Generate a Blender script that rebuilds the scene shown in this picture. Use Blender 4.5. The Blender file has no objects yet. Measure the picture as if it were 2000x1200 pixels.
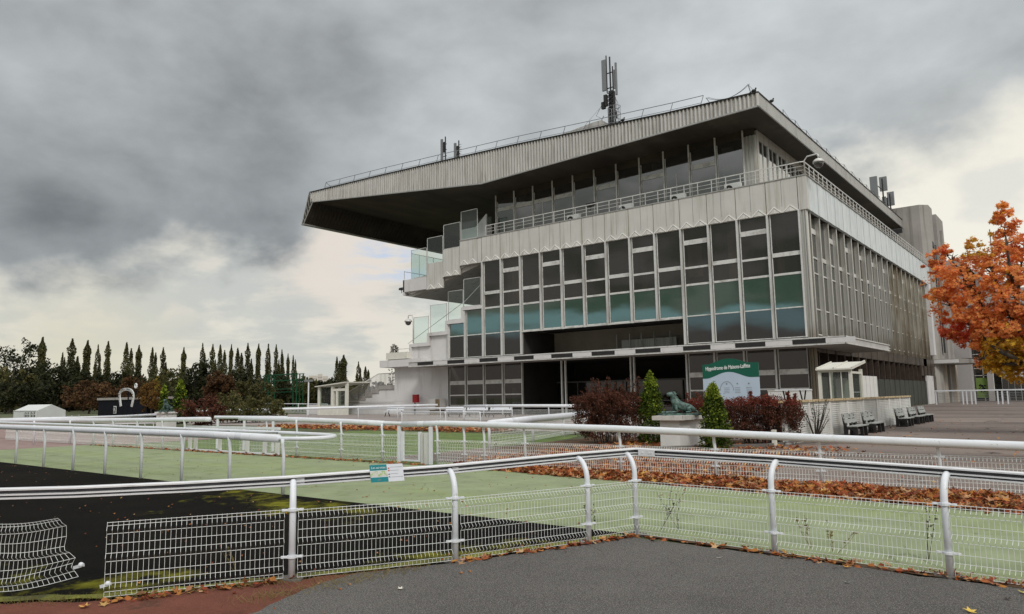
import bpy, math, random
from mathutils import Vector, Matrix
random.seed(7)
R = math.radians
scene = bpy.context.scene
COL = scene.collection
# ------------------------------------------------------------------ camera
F = 1435.24; PITCH = .122427443; ROLL = -.0162863963; YAW = -.663433715; CAM = Vector((0, 0, 1.75))
fwd = Vector((math.sin(YAW)*math.cos(PITCH), math.cos(YAW)*math.cos(PITCH), math.sin(PITCH)))
r0 = Vector((math.cos(YAW), -math.sin(YAW), 0)); u0 = r0.cross(fwd)
rt = r0*math.cos(ROLL)+u0*math.sin(ROLL); up = rt.cross(fwd)
cd = bpy.data.cameras.new('camera'); cam = bpy.data.objects.new('camera', cd); COL.objects.link(cam)
cd.sensor_width = 36; cd.lens = F/2000*36; cd.clip_start = .05; cd.clip_end = 6000
cam.matrix_world = Matrix(((rt.x, up.x, -fwd.x, CAM.x), (rt.y, up.y, -fwd.y, CAM.y), (rt.z, up.z, -fwd.z, CAM.z), (0, 0, 0, 1)))
scene.camera = cam

def ray(x, y): return rt*((x-1000)/F) - up*((y-600)/F) + fwd
def at(x, y, Y):                       # point of the depth plane Y (metres) seen at x, y of the photograph: used for surveying
    d = ray(x, y); return CAM + d*((Y-CAM.y)/d.y)
def gr(x, y, z=0.):
    d = ray(x, y); return CAM + d*((z-CAM.z)/d.z)

# ------------------------------------------------------------------ materials
MATS = {}
def nodes(m):
    m.use_nodes = True; nt = m.node_tree; nt.nodes.clear(); return nt
def mat(name, col, rough=.6, metal=0., var=.15, scale=2., bump=0., bscale=40., stretch=(1, 1, 1), col2=None, c2lo=.5, c2hi=.7,
        c2scale=1., c2stretch=(1, 1, 1), spec=.4, speck=None, trans=0., island=None, c3=None, c3lo=.55, c3hi=.7, c3scale=3., ior=1.5, patches=None, zst=None, cracks=None):
    m = bpy.data.materials.new(name); nt = nodes(m); N = nt.nodes; L = nt.links
    out = N.new('ShaderNodeOutputMaterial'); p = N.new('ShaderNodeBsdfPrincipled')
    p.inputs['Roughness'].default_value = rough; p.inputs['Metallic'].default_value = metal; p.inputs['Specular IOR Level'].default_value = spec
    p.inputs['IOR'].default_value = ior; geo = N.new('ShaderNodeNewGeometry')
    def noise(sc, st, det=6, rgh=.6):
        mp = N.new('ShaderNodeMapping'); mp.inputs['Scale'].default_value = st; L.new(geo.outputs['Position'], mp.inputs[0])
        n = N.new('ShaderNodeTexNoise'); n.inputs['Scale'].default_value = sc; n.inputs['Detail'].default_value = det; n.inputs['Roughness'].default_value = rgh
        L.new(mp.outputs[0], n.inputs['Vector']); return n.outputs[0]
    def mix(f, a, b, mode='MIX'):
        x = N.new('ShaderNodeMix'); x.data_type = 'RGBA'; x.blend_type = mode
        for s, v in ((x.inputs[0], f), (x.inputs[6], a), (x.inputs[7], b)):
            if hasattr(v, 'is_linked'): L.new(v, s)
            elif isinstance(v, (int, float)): s.default_value = v
            else: s.default_value = (*v, 1)
        return x.outputs[2]
    def ramp(f, lo, hi, a=0., b=1.):
        x = N.new('ShaderNodeMapRange'); x.inputs[1].default_value = lo; x.inputs[2].default_value = hi; x.inputs[3].default_value = a; x.inputs[4].default_value = b
        L.new(f, x.inputs[0]); return x.outputs[0]
    base = col
    if island:
        cr = N.new('ShaderNodeValToRGB'); L.new(geo.outputs['Random Per Island'], cr.inputs[0])
        while len(cr.color_ramp.elements) < len(island): cr.color_ramp.elements.new(.5)
        for i, c in enumerate(island):
            cr.color_ramp.elements[i].position = i/(len(island)-1); cr.color_ramp.elements[i].color = (*c, 1)
        base = cr.outputs[0]
    if col2: base = mix(ramp(noise(c2scale, c2stretch), c2lo, c2hi), base, col2)
    if c3:
        f3 = noise(c3scale, (1, 1, 1), 8, .7)
        for (qx, qy, qr) in (patches or []):      # where a stain of its own shape lies
            dn = N.new('ShaderNodeVectorMath'); dn.operation = 'DISTANCE'; L.new(geo.outputs['Position'], dn.inputs[0]); dn.inputs[1].default_value = (qx, qy, 0)
            g = ramp(dn.outputs['Value'], 0, qr, .22, 0); a_ = N.new('ShaderNodeMath'); a_.operation = 'ADD'; L.new(f3, a_.inputs[0]); L.new(g, a_.inputs[1]); f3 = a_.outputs[0]
        base = mix(ramp(f3, c3lo, c3hi), base, c3)
    if zst:
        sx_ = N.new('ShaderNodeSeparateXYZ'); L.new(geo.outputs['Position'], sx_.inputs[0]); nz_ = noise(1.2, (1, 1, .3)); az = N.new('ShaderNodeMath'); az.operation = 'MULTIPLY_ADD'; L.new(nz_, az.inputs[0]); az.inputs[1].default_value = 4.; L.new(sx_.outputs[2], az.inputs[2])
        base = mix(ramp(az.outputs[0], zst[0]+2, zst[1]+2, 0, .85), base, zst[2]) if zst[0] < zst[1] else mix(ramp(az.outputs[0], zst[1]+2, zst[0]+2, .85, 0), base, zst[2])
    if var: 
        f = ramp(noise(scale, stretch), .3, .7, 1-var, 1+var)
        cmb = N.new('ShaderNodeCombineColor'); [L.new(f, cmb.inputs[i]) for i in range(3)]
        base = mix(1., base, cmb.outputs[0], 'MULTIPLY')
    if cracks:
        nv = N.new('ShaderNodeTexNoise'); nv.inputs['Scale'].default_value = cracks[0]*2.5; L.new(geo.outputs['Position'], nv.inputs['Vector'])
        vm = N.new('ShaderNodeVectorMath'); vm.operation = 'MULTIPLY_ADD'; L.new(nv.outputs[1], vm.inputs[0]); vm.inputs[1].default_value = (.6/cracks[0]*.5,)*3; L.new(geo.outputs['Position'], vm.inputs[2])
        vo = N.new('ShaderNodeTexVoronoi'); vo.feature = 'DISTANCE_TO_EDGE'; vo.inputs['Scale'].default_value = cracks[0]; L.new(vm.outputs[0], vo.inputs['Vector'])
        lm = N.new('ShaderNodeMath'); lm.operation = 'MULTIPLY'; L.new(ramp(vo.outputs[0], cracks[1], 0), lm.inputs[0]); L.new(ramp(noise(cracks[0]*.8, (1, 1, 1), 2), .47, .55), lm.inputs[1])
        base = mix(lm.outputs[0], base, cracks[2])
    if speck: base = mix(ramp(noise(speck[0], (1, 1, 1), 2, .5), speck[1], speck[1]+.06), base, speck[2])
    if hasattr(base, 'is_linked'): L.new(base, p.inputs['Base Color'])
    else: p.inputs['Base Color'].default_value = (*base, 1)
    if bump:
        b = N.new('ShaderNodeBump'); b.inputs['Strength'].default_value = bump; b.inputs['Distance'].default_value = .02
        L.new(noise(bscale, stretch), b.inputs['Height']); L.new(b.outputs[0], p.inputs['Normal'])
    sh = p.outputs[0]
    if trans:
        t = N.new('ShaderNodeBsdfTranslucent'); x = N.new('ShaderNodeMixShader'); x.inputs[0].default_value = trans
        if hasattr(base, 'is_linked'): L.new(base, t.inputs[0])
        else: t.inputs[0].default_value = (*base, 1)
        L.new(sh, x.inputs[1]); L.new(t.outputs[0], x.inputs[2]); sh = x.outputs[0]
    L.new(sh, out.inputs[0]); return m
def glass(name, tint, trans, gloss=1., rough=.02, wob=.0, ior=1.5, floor_=.0):
    """thin sheet: tinted see-through mixed with a fresnel mirror"""
    m = bpy.data.materials.new(name); nt = nodes(m); N = nt.nodes; L = nt.links
    out = N.new('ShaderNodeOutputMaterial'); tr = N.new('ShaderNodeBsdfTransparent'); df = N.new('ShaderNodeBsdfDiffuse'); gl = N.new('ShaderNodeBsdfGlossy')
    tr.inputs[0].default_value = (*[c*trans if trans < 1 else c for c in tint], 1); df.inputs[0].default_value = (*tint, 1)
    gl.inputs['Roughness'].default_value = rough; gl.inputs[0].default_value = (gloss, gloss, gloss, 1)
    fr = N.new('ShaderNodeLayerWeight'); fr.inputs[0].default_value = .5
    pw = N.new('ShaderNodeMath'); pw.operation = 'POWER'; pw.inputs[1].default_value = 4.; L.new(fr.outputs['Facing'], pw.inputs[0])
    ad = N.new('ShaderNodeMath'); ad.operation = 'MULTIPLY_ADD'; ad.use_clamp = True; ad.inputs[1].default_value = .9; ad.inputs[2].default_value = .05+floor_; L.new(pw.outputs[0], ad.inputs[0])
    a = N.new('ShaderNodeMixShader'); a.inputs[0].default_value = .04; L.new(tr.outputs[0], a.inputs[1]); L.new(df.outputs[0], a.inputs[2])
    b = N.new('ShaderNodeMixShader'); L.new(ad.outputs[0], b.inputs[0]); L.new(a.outputs[0], b.inputs[1]); L.new(gl.outputs[0], b.inputs[2])
    if wob:
        n = N.new('ShaderNodeTexNoise'); n.inputs['Scale'].default_value = .5; n.inputs['Detail'].default_value = 1
        g = N.new('ShaderNodeNewGeometry'); L.new(g.outputs['Position'], n.inputs['Vector'])
        bu = N.new('ShaderNodeBump'); bu.inputs['Strength'].default_value = wob; bu.inputs['Distance'].default_value = .05
        L.new(n.outputs[0], bu.inputs['Height']); L.new(bu.outputs[0], gl.inputs['Normal'])
    L.new(b.outputs[0], out.inputs[0]); return m

M = dict(
 ground=mat('rough grass', (.07, .085, .035), .95, var=.3, scale=.3, bump=.5, bscale=30, col2=(.12, .105, .06), c2scale=.08),
 asphalt=mat('grey asphalt', (.160, .151, .139), .93, var=.17, scale=.45, bump=1., bscale=150, spec=.15, speck=(95, .585, (.40, .385, .36)), col2=(.12, .113, .104), c2scale=.6, c3=(.075, .072, .066), c3lo=.5, c3hi=.58, c3scale=75, cracks=(.33, .006, (.05, .048, .04))),
 red=mat('red brown tarmac', (.165, .062, .042), .95, var=.2, scale=2.2, bump=.6, bscale=120, spec=.12, speck=(85, .64, (.26, .14, .10)), c3=(.07, .04, .028), c3lo=.56, c3hi=.7, c3scale=2.),
 black=mat('black rubber surface', (.0065, .0060, .0045), .95, var=.3, scale=1.2, bump=.8, bscale=60, spec=.06, col2=(.011, .009, .006), c2scale=.5, c3=(.16, .155, .015), c3lo=.66, c3hi=.80, c3scale=1.1, speck=(60, .72, (.10, .09, .08)), patches=[(-11.3, 7.7, 2.3), (-9.3, 7.75, 1.6), (-13.3, 8.1, 1.4), (-5.2, 7.1, 1.3), (-7.3, 3.4, 1.2), (-6.0, 5.6, 1.2), (-8.5, 2.6, 1.4)]),
 moss=mat('mossy edge', (.17, .18, .02), .95, var=.4, scale=3, bump=.8, bscale=50, col2=(.03, .03, .015), c2scale=1.3),
 green=mat('pale green path', (.258, .300, .178), .9, var=.13, scale=1.3, bump=.3, bscale=70, spec=.12, col2=(.25, .30, .14), c2scale=.35, c2lo=.48, c2hi=.66, c2stretch=(.4, 1.6, 1), c3=(.16, .20, .085), c3lo=.56, c3hi=.72, c3scale=1.6, speck=(9, .70, (.13, .14, .08)), cracks=(.55, .012, (.17, .20, .10))),
 lawn=mat('lawn grass', (.115, .17, .045), .95, var=.35, scale=1.5, bump=.8, bscale=60, col2=(.17, .20, .06), c2scale=.5),
 apron=mat('brown tarmac apron', (.215, .178, .155), .9, var=.16, scale=.25, bump=.35, bscale=60, spec=.15, col2=(.135, .112, .10), c2scale=.12, c2stretch=(.3, 1.4, 1), c2lo=.42, c2hi=.6, c3=(.08, .068, .06), c3lo=.6, c3hi=.63, c3scale=.5, speck=(14, .71, (.45, .38, .28)), cracks=(.11, .006, (.07, .058, .05))),
 gravel=mat('pinkish gravel', (.3, .26, .24), .95, var=.2, scale=1, bump=.5, bscale=80),
 pink=mat('pinkish track', (.27, .19, .17), .95, var=.15, scale=.8, bump=.5, bscale=80),
 soil=mat('leafy soil', (.09, .055, .03), 1., var=.4, scale=3, bump=.9, bscale=40, col2=(.16, .08, .035), c2scale=2),
 white=mat('white painted rail', (.70, .725, .755), .38, var=.05, scale=3, col2=(.62, .63, .62), c2scale=1.2, c2lo=.58, c2hi=.75, spec=.4, c3=(.36, .35, .30), c3lo=.60, c3hi=.70, c3scale=16),
 railback=mat('white aluminium profile', (.72, .73, .74), .4, metal=.1, var=.06, scale=3, col2=(.5, .5, .49), c2scale=3, c2lo=.6, c2hi=.75, c2stretch=(1, 1, 6)),
 groove=mat('dark groove', (.11, .11, .115), .8, var=.3, scale=6),  # recessed faces of the rail profile, coloured darker
 wire=mat('white mesh wire', (.74, .76, .74), .4, var=.08, scale=6),
 conc=mat('pale concrete', (.47, .46, .44), .85, var=.1, scale=.6, bump=.15, bscale=30, col2=(.33, .32, .3), c2scale=.5, c2stretch=(1.6, 1.6, .15), c2lo=.55, c2hi=.75),
 wcon=mat('white painted concrete', (.62, .61, .6), .8, var=.06, scale=.5, bump=.1, bscale=20, col2=(.45, .42, .39), c2scale=.7, c2stretch=(1.4, 1.4, .25), c2lo=.55, c2hi=.75),
 gcon=mat('grey concrete tower', (.33, .315, .29), .9, var=.14, scale=.25, bump=.2, bscale=12, col2=(.2, .185, .165), c2scale=.9, c2stretch=(2, 2, .08), c2lo=.52, c2hi=.7),
 annex=mat('grey rendered wall', (.38, .36, .345), .85, var=.05, scale=.3),
 panel=mat('parapet panel enamel', (.57, .565, .525), .5, metal=.0, var=.08, scale=.35, col2=(.40, .375, .32), c2scale=1.3, c2stretch=(2.5, 2.5, .12), c2lo=.5, c2hi=.75),
 panel2=mat('side parapet enamel', (.62, .67, .68), .4, metal=.1, var=.08, scale=.8, col2=(.45, .50, .51), c2scale=1.6, c2stretch=(1, 2.5, .07), c2lo=.45, c2hi=.65),
 chev=mat('raised chevron', (.86, .86, .82), .5, metal=.0, var=.03),
 joint=mat('stained joint', (.17, .13, .075), .8, var=.3, scale=3, stretch=(3, 3, .4)),
 cladd=mat('corrugated steel', (.50, .49, .46), .42, metal=.2, var=.08, scale=.4, col2=(.30, .285, .25), c2scale=2.2, c2stretch=(2.5, 2.5, .15), c2lo=.48, c2hi=.70),
 clad2=mat('smooth steel edge', (.4, .4, .38), .5, metal=.3, var=.08, scale=.5, col2=(.3, .29, .27), c2scale=1., c2stretch=(1, 1, .2)),
 soffit=mat('dark board soffit', (.042, .035, .026), .8, var=.35, scale=.4, stretch=(1, .1, 1), col2=(.065, .055, .04), c2scale=.3),
 darkm=mat('dark metal', (.035, .034, .034), .5, metal=.4, var=.2),
 alu=mat('aluminium frame', (.66, .66, .63), .38, metal=.25, var=.06, scale=2, col2=(.38, .36, .33), c2scale=1.2, c2stretch=(1, 1, .15)),
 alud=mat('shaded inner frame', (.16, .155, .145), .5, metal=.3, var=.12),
 tbar=mat('pale transom', (.66, .66, .63), .45, metal=.15, var=.08, scale=1.5, col2=(.42, .41, .38), c2scale=2),
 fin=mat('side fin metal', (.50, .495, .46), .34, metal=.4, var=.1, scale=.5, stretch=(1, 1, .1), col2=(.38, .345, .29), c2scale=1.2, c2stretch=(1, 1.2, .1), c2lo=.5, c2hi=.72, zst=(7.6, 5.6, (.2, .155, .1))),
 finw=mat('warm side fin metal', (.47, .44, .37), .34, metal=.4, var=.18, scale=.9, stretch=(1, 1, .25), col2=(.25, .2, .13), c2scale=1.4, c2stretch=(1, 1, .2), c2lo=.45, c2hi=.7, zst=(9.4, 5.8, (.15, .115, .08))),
 brown=mat('bronzed spandrel', (.15, .125, .1), .38, metal=.55, var=.3, scale=1., stretch=(1, 1, .4), col2=(.075, .055, .042), c2scale=.8, c2lo=.4, c2hi=.65),
 brownd=mat('dark bronze', (.07, .05, .038), .45, metal=.4, var=.25, scale=2),
 olive=mat('dark base panel', (.058, .062, .052), .6, metal=.1, var=.3, scale=1.5, stretch=(1, 1, .3), c3=(.36, .36, .33), c3lo=.68, c3hi=.71, c3scale=1.3),
 inner=mat('dim interior wall', (.34, .30, .25), .9, var=.2, scale=.4),
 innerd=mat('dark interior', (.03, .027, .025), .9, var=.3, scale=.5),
 blind=mat('pale blind', (.42, .38, .32), .9, var=.1),
 curtain=mat('pale curtain', (.5, .56, .53), .9, var=.1, scale=6, stretch=(4, 4, .2)),
 bench_wood=mat('bleached grey slats', (.3, .315, .3), .7, var=.12, scale=4, stretch=(1, .2, 1)),
 black_p=mat('black plastic', (.014, .013, .013), .55, var=.2),
 steel=mat('galvanised steel', (.27, .28, .29), .45, metal=.6, var=.12, scale=5),
 antenna=mat('antenna grey', (.2, .215, .22), .5, var=.05),
 bronze=mat('green patina bronze', (.1, .17, .145), .5, metal=.3, var=.3, scale=14, bump=.3, bscale=50, col2=(.045, .065, .06), c2scale=9, c2lo=.45, c2hi=.62, c3=(.2, .28, .24), c3lo=.6, c3hi=.7, c3scale=12),
 stone=mat('stained stone slab', (.55, .53, .49), .85, var=.1, scale=4, bump=.2, bscale=40, col2=(.12, .11, .1), c2scale=4, c2lo=.55, c2hi=.66, c2stretch=(1, 1, .6)),
 plinth=mat('white plinth', (.66, .66, .63), .85, var=.06, scale=2, bump=.2, bscale=40, c3=(.33, .32, .28), c3lo=.62, c3hi=.75, c3scale=3),
 signg=mat('sign green', (.008, .105, .065), .4, var=.04),
 signw=mat('sign pale blue', (.47, .56, .66), .45, var=.05, scale=2),
 letter=mat('white lettering', (.82, .84, .82), .5, var=0),
 teal=mat('teal print', (.02, .24, .27), .4, var=.1, scale=20),
 paper=mat('white print', (.76, .79, .84), .4, var=.02),
 mapc=mat('map print', (.38, .55, .2), .4, var=.1, scale=30, col2=(.65, .65, .6), c2scale=18, c2lo=.45, c2hi=.5),
 redp=mat('red paint', (.26, .01, .012), .5, var=.1),
 grnp=mat('green painted steel', (.008, .075, .03), .5, var=.1),
 tent=mat('white tent canvas', (.62, .64, .62), .7, var=.05, scale=1),
 cream=mat('cream pvc frame', (.66, .65, .57), .5, var=.07, scale=2),
 hut=mat('black hut wall', (.008, .009, .013), .8, var=.2, spec=.1),
 bark=mat('bark', (.055, .045, .035), .95, var=.3, scale=5, bump=.5, bscale=30),
 louvre=mat('white slatted wall', (.6, .61, .58), .7, var=.08, scale=1.5, col2=(.42, .41, .37), c2scale=1.5, c2stretch=(1, 1, .3), c3=(.36, .2, .13), c3lo=.68, c3hi=.74, c3scale=2.2),
 rust=mat('rusty flaking cap', (.52, .42, .25), .8, var=.2, scale=4, c3=(.22, .11, .05), c3lo=.52, c3hi=.58, c3scale=5),
 fplinth=mat('rubble kerb', (.13, .12, .11), .95, var=.2),
 poster=mat('green poster', (.13, .2, .045), .5, var=.1),
 town=mat('far apartment wall', (.55, .5, .44), .8, var=.05), townw=mat('far apartment window', (.22, .22, .22), .4, var=0),
 glassd=glass('dark window glass', (.36, .31, .26), .8, gloss=.9, wob=.03, floor_=.09),
 glassg=mat('green enamel spandrel glass', (.010, .048, .026), .02, var=.04, spec=.5, ior=2.6),
 glasslo=mat('lower tinted glass', (.016, .016, .014), .02, var=.05, spec=.5, ior=2.1),
 glassup=glass('upper lounge glass', (.36, .38, .36), .6, gloss=.9, wob=.03, floor_=.27),
 glassc=glass('clear screen glass', (.80, .90, .88), 1., gloss=.8, floor_=.03),
 glasst=glass('kiosk glass', (.72, .8, .74), 1., gloss=.7, floor_=.02),
 sidegl=mat('side window glass', (.05, .052, .042), .05, var=.1, spec=.5, ior=2.3),
)
def leafmat(name, cols, trans=.25, lo=(.0, .0, .0), var=.35, sc=.5):
    return mat(name, (0, 0, 0), .7, var=var, scale=sc, island=cols, trans=trans, spec=.12)
LM = dict(
 poplar=leafmat('poplar leaves', [(.042, .048, .02), (.085, .085, .034), (.13, .115, .042)], .2, sc=.15),
 dark=leafmat('dark green leaves', [(.012, .016, .008), (.028, .032, .014), (.045, .045, .018)], .15, sc=.15),
 olive=leafmat('olive leaves', [(.042, .048, .018), (.08, .08, .03), (.12, .10, .034)], .2, sc=.15),
 copper=leafmat('copper leaves', [(.05, .03, .015), (.09, .046, .022), (.12, .07, .03)], .2, sc=.15),
 orange=leafmat('orange brown leaves', [(.07, .045, .015), (.14, .075, .02), (.19, .1, .022)], .2, sc=.2),
 gold=leafmat('golden leaves', [(.12, .1, .02), (.2, .15, .02), (.26, .2, .03)], .2, sc=.2),
 conifer=leafmat('conifer sprays', [(.018, .038, .008), (.045, .075, .010), (.11, .15, .018)], .2, sc=2.5),
 coniftip=leafmat('bright conifer tips', [(.14, .21, .02), (.22, .3, .03), (.3, .34, .04)], .3, sc=3),
 redbush=leafmat('barberry leaves', [(.05, .026, .016), (.095, .038, .024), (.14, .054, .034), (.075, .032, .02)], .2, sc=1.5),
 redtop=leafmat('red hedge leaves', [(.16, .036, .026), (.23, .058, .036), (.11, .03, .022)], .25, sc=2),
 maple=leafmat('maple leaves orange', [(.74, .26, .09), (.86, .37, .12), (.70, .20, .09), (.88, .45, .13), (.80, .31, .10)], .5, sc=.7, var=.2),
 maplered=leafmat('maple leaves red', [(.62, .09, .06), (.75, .18, .08), (.55, .07, .045)], .45, sc=.7),
 mapleyel=leafmat('maple leaves yellow', [(.72, .42, .05), (.85, .56, .06), (.64, .32, .05), (.58, .40, .05)], .5, sc=.7),
 litter=leafmat('fallen leaves', [(.17, .035, .018), (.33, .08, .03), (.44, .20, .05), (.25, .045, .022), (.55, .36, .19), (.11, .03, .018), (.38, .12, .045), (.5, .30, .08)], .1, sc=2, var=.25),
 dry=leafmat('dry grass', [(.18, .14, .05), (.28, .22, .09), (.12, .1, .03)], .2),
)

# ------------------------------------------------------------------ mesh helpers
class MB:
    def __init__(s): s.v = []; s.f = []; s.m = []; s.cm = 0
    def quad(s, *p):
        n = len(s.v); s.v += [tuple(q) for q in p]; s.f.append(tuple(range(n, n+len(p)))); s.m.append(s.cm); return s
    def hexa(s, P):
        n = len(s.v); s.v += [tuple(q) for q in P]
        for f in ((0, 3, 2, 1), (4, 5, 6, 7), (0, 1, 5, 4), (1, 2, 6, 5), (2, 3, 7, 6), (3, 0, 4, 7)): s.f.append(tuple(n+i for i in f)); s.m.append(s.cm)
        return s
    def box(s, x0, x1, y0, y1, z0, z1):
        if x0 > x1: x0, x1 = x1, x0
        if y0 > y1: y0, y1 = y1, y0
        if z0 > z1: z0, z1 = z1, z0
        return s.hexa([(x0, y0, z0), (x1, y0, z0), (x1, y1, z0), (x0, y1, z0), (x0, y0, z1), (x1, y0, z1), (x1, y1, z1), (x0, y1, z1)])
    def bar(s, a, b, w, h=None, upv=(0, 0, 1)):
        a = Vector(a); b = Vector(b); h = h or w; d = (b-a).normalized(); U = Vector(upv)
        if abs(d.dot(U)) > .95: U = Vector((0, 1, 0))
        x = d.cross(U).normalized()*w/2; y = x.cross(d).normalized()*h/2
        return s.hexa([a-x-y, a+x-y, b+x-y, b-x-y, a-x+y, a+x+y, b+x+y, b-x+y])
    def prism(s, poly, ax, a, b):          # polygon in the other two axes, extruded along ax from a to b
        def P(p, t):
            return {'x': (t, p[0], p[1]), 'y': (p[0], t, p[1]), 'z': (p[0], p[1], t)}[ax]
        n = len(s.v); k = len(poly)
        s.v += [P(p, a) for p in poly]+[P(p, b) for p in poly]
        s.f.append(tuple(range(n, n+k))); s.f.append(tuple(range(n+2*k-1, n+k-1, -1))); s.m += [s.cm]*2
        for i in range(k):
            j = (i+1) % k; s.f.append((n+i, n+k+i, n+k+j, n+j)); s.m.append(s.cm)
        return s
    def sweep(s, pts, prof, closed=True, caps=True):       # prof: (side, up) offsets
        pts = [Vector(p) for p in pts]; n0 = len(s.v); k = len(prof)
        for i, p in enumerate(pts):
            a = pts[max(i-1, 0)]; b = pts[min(i+1, len(pts)-1)]; d = (b-a); dh = Vector((d.x, d.y, 0))
            dh = dh.normalized() if dh.length > 1e-6 else Vector((1, 0, 0)); sd = Vector((dh.y, -dh.x, 0))
            c = 1.
            if 0 < i < len(pts)-1:
                d1 = (pts[i]-pts[i-1]).normalized(); c = 1/max(.5, d1.dot(d.normalized()))
            for u, w in prof: s.v.append(tuple(p+sd*u*c+Vector((0, 0, w))))
        for i in range(len(pts)-1):
            for j in range(k if closed else k-1):
                q = (j+1) % k; s.f.append((n0+i*k+j, n0+i*k+q, n0+(i+1)*k+q, n0+(i+1)*k+j)); s.m.append(s.cm)
        if caps and closed:
            s.f.append(tuple(n0+j for j in range(k))[::-1]); s.f.append(tuple(n0+(len(pts)-1)*k+j for j in range(k))); s.m += [s.cm]*2
        return s
    def tube(s, pts, r, n=8, cap=True):
        pts = [Vector(p) for p in pts]; rs = r if isinstance(r, (list, tuple)) else [r]*len(pts); n0 = len(s.v)
        ref = None
        for i, p in enumerate(pts):
            d = (pts[min(i+1, len(pts)-1)]-pts[max(i-1, 0)]).normalized()
            if ref is None: ref = Vector((0, 0, 1)) if abs(d.z) < .9 else Vector((1, 0, 0))
            x = (ref-d*ref.dot(d)).normalized(); y = d.cross(x); ref = x
            for j in range(n):
                a = 2*math.pi*j/n; s.v.append(tuple(p+(x*math.cos(a)+y*math.sin(a))*rs[i]))
        for i in range(len(pts)-1):
            for j in range(n):
                q = (j+1) % n; s.f.append((n0+i*n+j, n0+i*n+q, n0+(i+1)*n+q, n0+(i+1)*n+j)); s.m.append(s.cm)
        if cap: s.f.append(tuple(n0+j for j in range(n))[::-1]); s.f.append(tuple(n0+(len(pts)-1)*n+j for j in range(n))); s.m += [s.cm]*2
        return s
    def ball(s, c, r, nu=10, nv=7, sc=(1, 1, 1), z0=-1):
        c = Vector(c); n0 = len(s.v)
        for i in range(nv+1):
            t = math.pi*i/nv
            for j in range(nu):
                a = 2*math.pi*j/nu; s.v.append(tuple(c+Vector((math.sin(t)*math.cos(a)*sc[0], math.sin(t)*math.sin(a)*sc[1], max(z0, math.cos(t))*sc[2]))*r))
        for i in range(nv):
            for j in range(nu):
                q = (j+1) % nu; s.f.append((n0+i*nu+j, n0+(i+1)*nu+j, n0+(i+1)*nu+q, n0+i*nu+q)); s.m.append(s.cm)
        return s
    def mesh(s, name, mats, smooth=False):
        me = bpy.data.meshes.new(name); me.from_pydata(s.v, [], s.f)
        for m in (mats if isinstance(mats, (list, tuple)) else [mats]): me.materials.append(m)
        if any(s.m): me.polygons.foreach_set('material_index', s.m)
        if smooth: me.polygons.foreach_set('use_smooth', [True]*len(me.polygons))
        me.update(); return me
WL = {}
def link(o, parent=None, wl=Vector((0, 0, 0))):
    COL.objects.link(o); wl = Vector(wl)
    if parent: o.parent = parent; o.location = wl-WL[parent.name]
    else: o.location = wl
    WL[o.name] = wl; return o
def tag(o, label=None, cat=None, group=None, kind=None):
    if label: o['label'] = label
    if cat: o['category'] = cat
    if group: o['group'] = group
    if kind: o['kind'] = kind
    return o
def obj(name, mb, mats, parent=None, label=None, cat=None, group=None, kind=None, smooth=False, at_=(0, 0, 0)):
    o = bpy.data.objects.new(name, mb.mesh(name, mats, smooth)); link(o, parent, at_); return tag(o, label, cat, group, kind)
def thing(name, loc, label, cat, group=None):
    o = bpy.data.objects.new(name, None); o.empty_display_size = .2; link(o, None, loc); return tag(o, label, cat, group)
def dup(o, loc, rz=0., label=None, group=None, scale=None):
    """copy of a thing with copies of its parts and sub-parts"""
    def rec(s, par):
        c = s.copy(); COL.objects.link(c); c.parent = par
        for ch in list(s.children): rec(ch, c)
        return c
    r = rec(o, None); r.location = loc; r.rotation_euler = (0, 0, rz); WL[r.name] = Vector(loc)
    if scale: r.scale = scale
    if label: r['label'] = label
    if group: r['group'] = group
    return r
def text_mesh(s, size, mat_, name, parent, mw, xs=1., align='CENTER', extrude=.004, width=None, bold=0.):
    cu = bpy.data.curves.new(name, 'FONT'); cu.body = s; cu.size = size; cu.align_x = align; cu.align_y = 'CENTER'; cu.extrude = extrude; cu.resolution_u = 3; cu.offset = bold
    t = bpy.data.objects.new('tmp_text', cu); COL.objects.link(t); dg = bpy.context.evaluated_depsgraph_get()
    me = bpy.data.meshes.new_from_object(t.evaluated_get(dg)); bpy.data.objects.remove(t); 
    if width: xs = width/(max(v.co.x for v in me.vertices)-min(v.co.x for v in me.vertices))
    me.transform(mw @ Matrix.Diagonal((xs, 1, 1, 1))); me.materials.clear(); me.materials.append(mat_)
    o = bpy.data.objects.new(name, me); return link(o, parent, (0, 0, 0))
def frame_mw(p, xdir, zdir=(0, 0, 1)):     # text plane: x along xdir, y up, facing xdir x up
    x = Vector(xdir).normalized(); y = Vector(zdir).normalized(); z = x.cross(y)
    return Matrix(((x.x, y.x, z.x, p[0]), (x.y, y.y, z.y, p[1]), (x.z, y.z, z.z, p[2]), (0, 0, 0, 1)))

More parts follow.
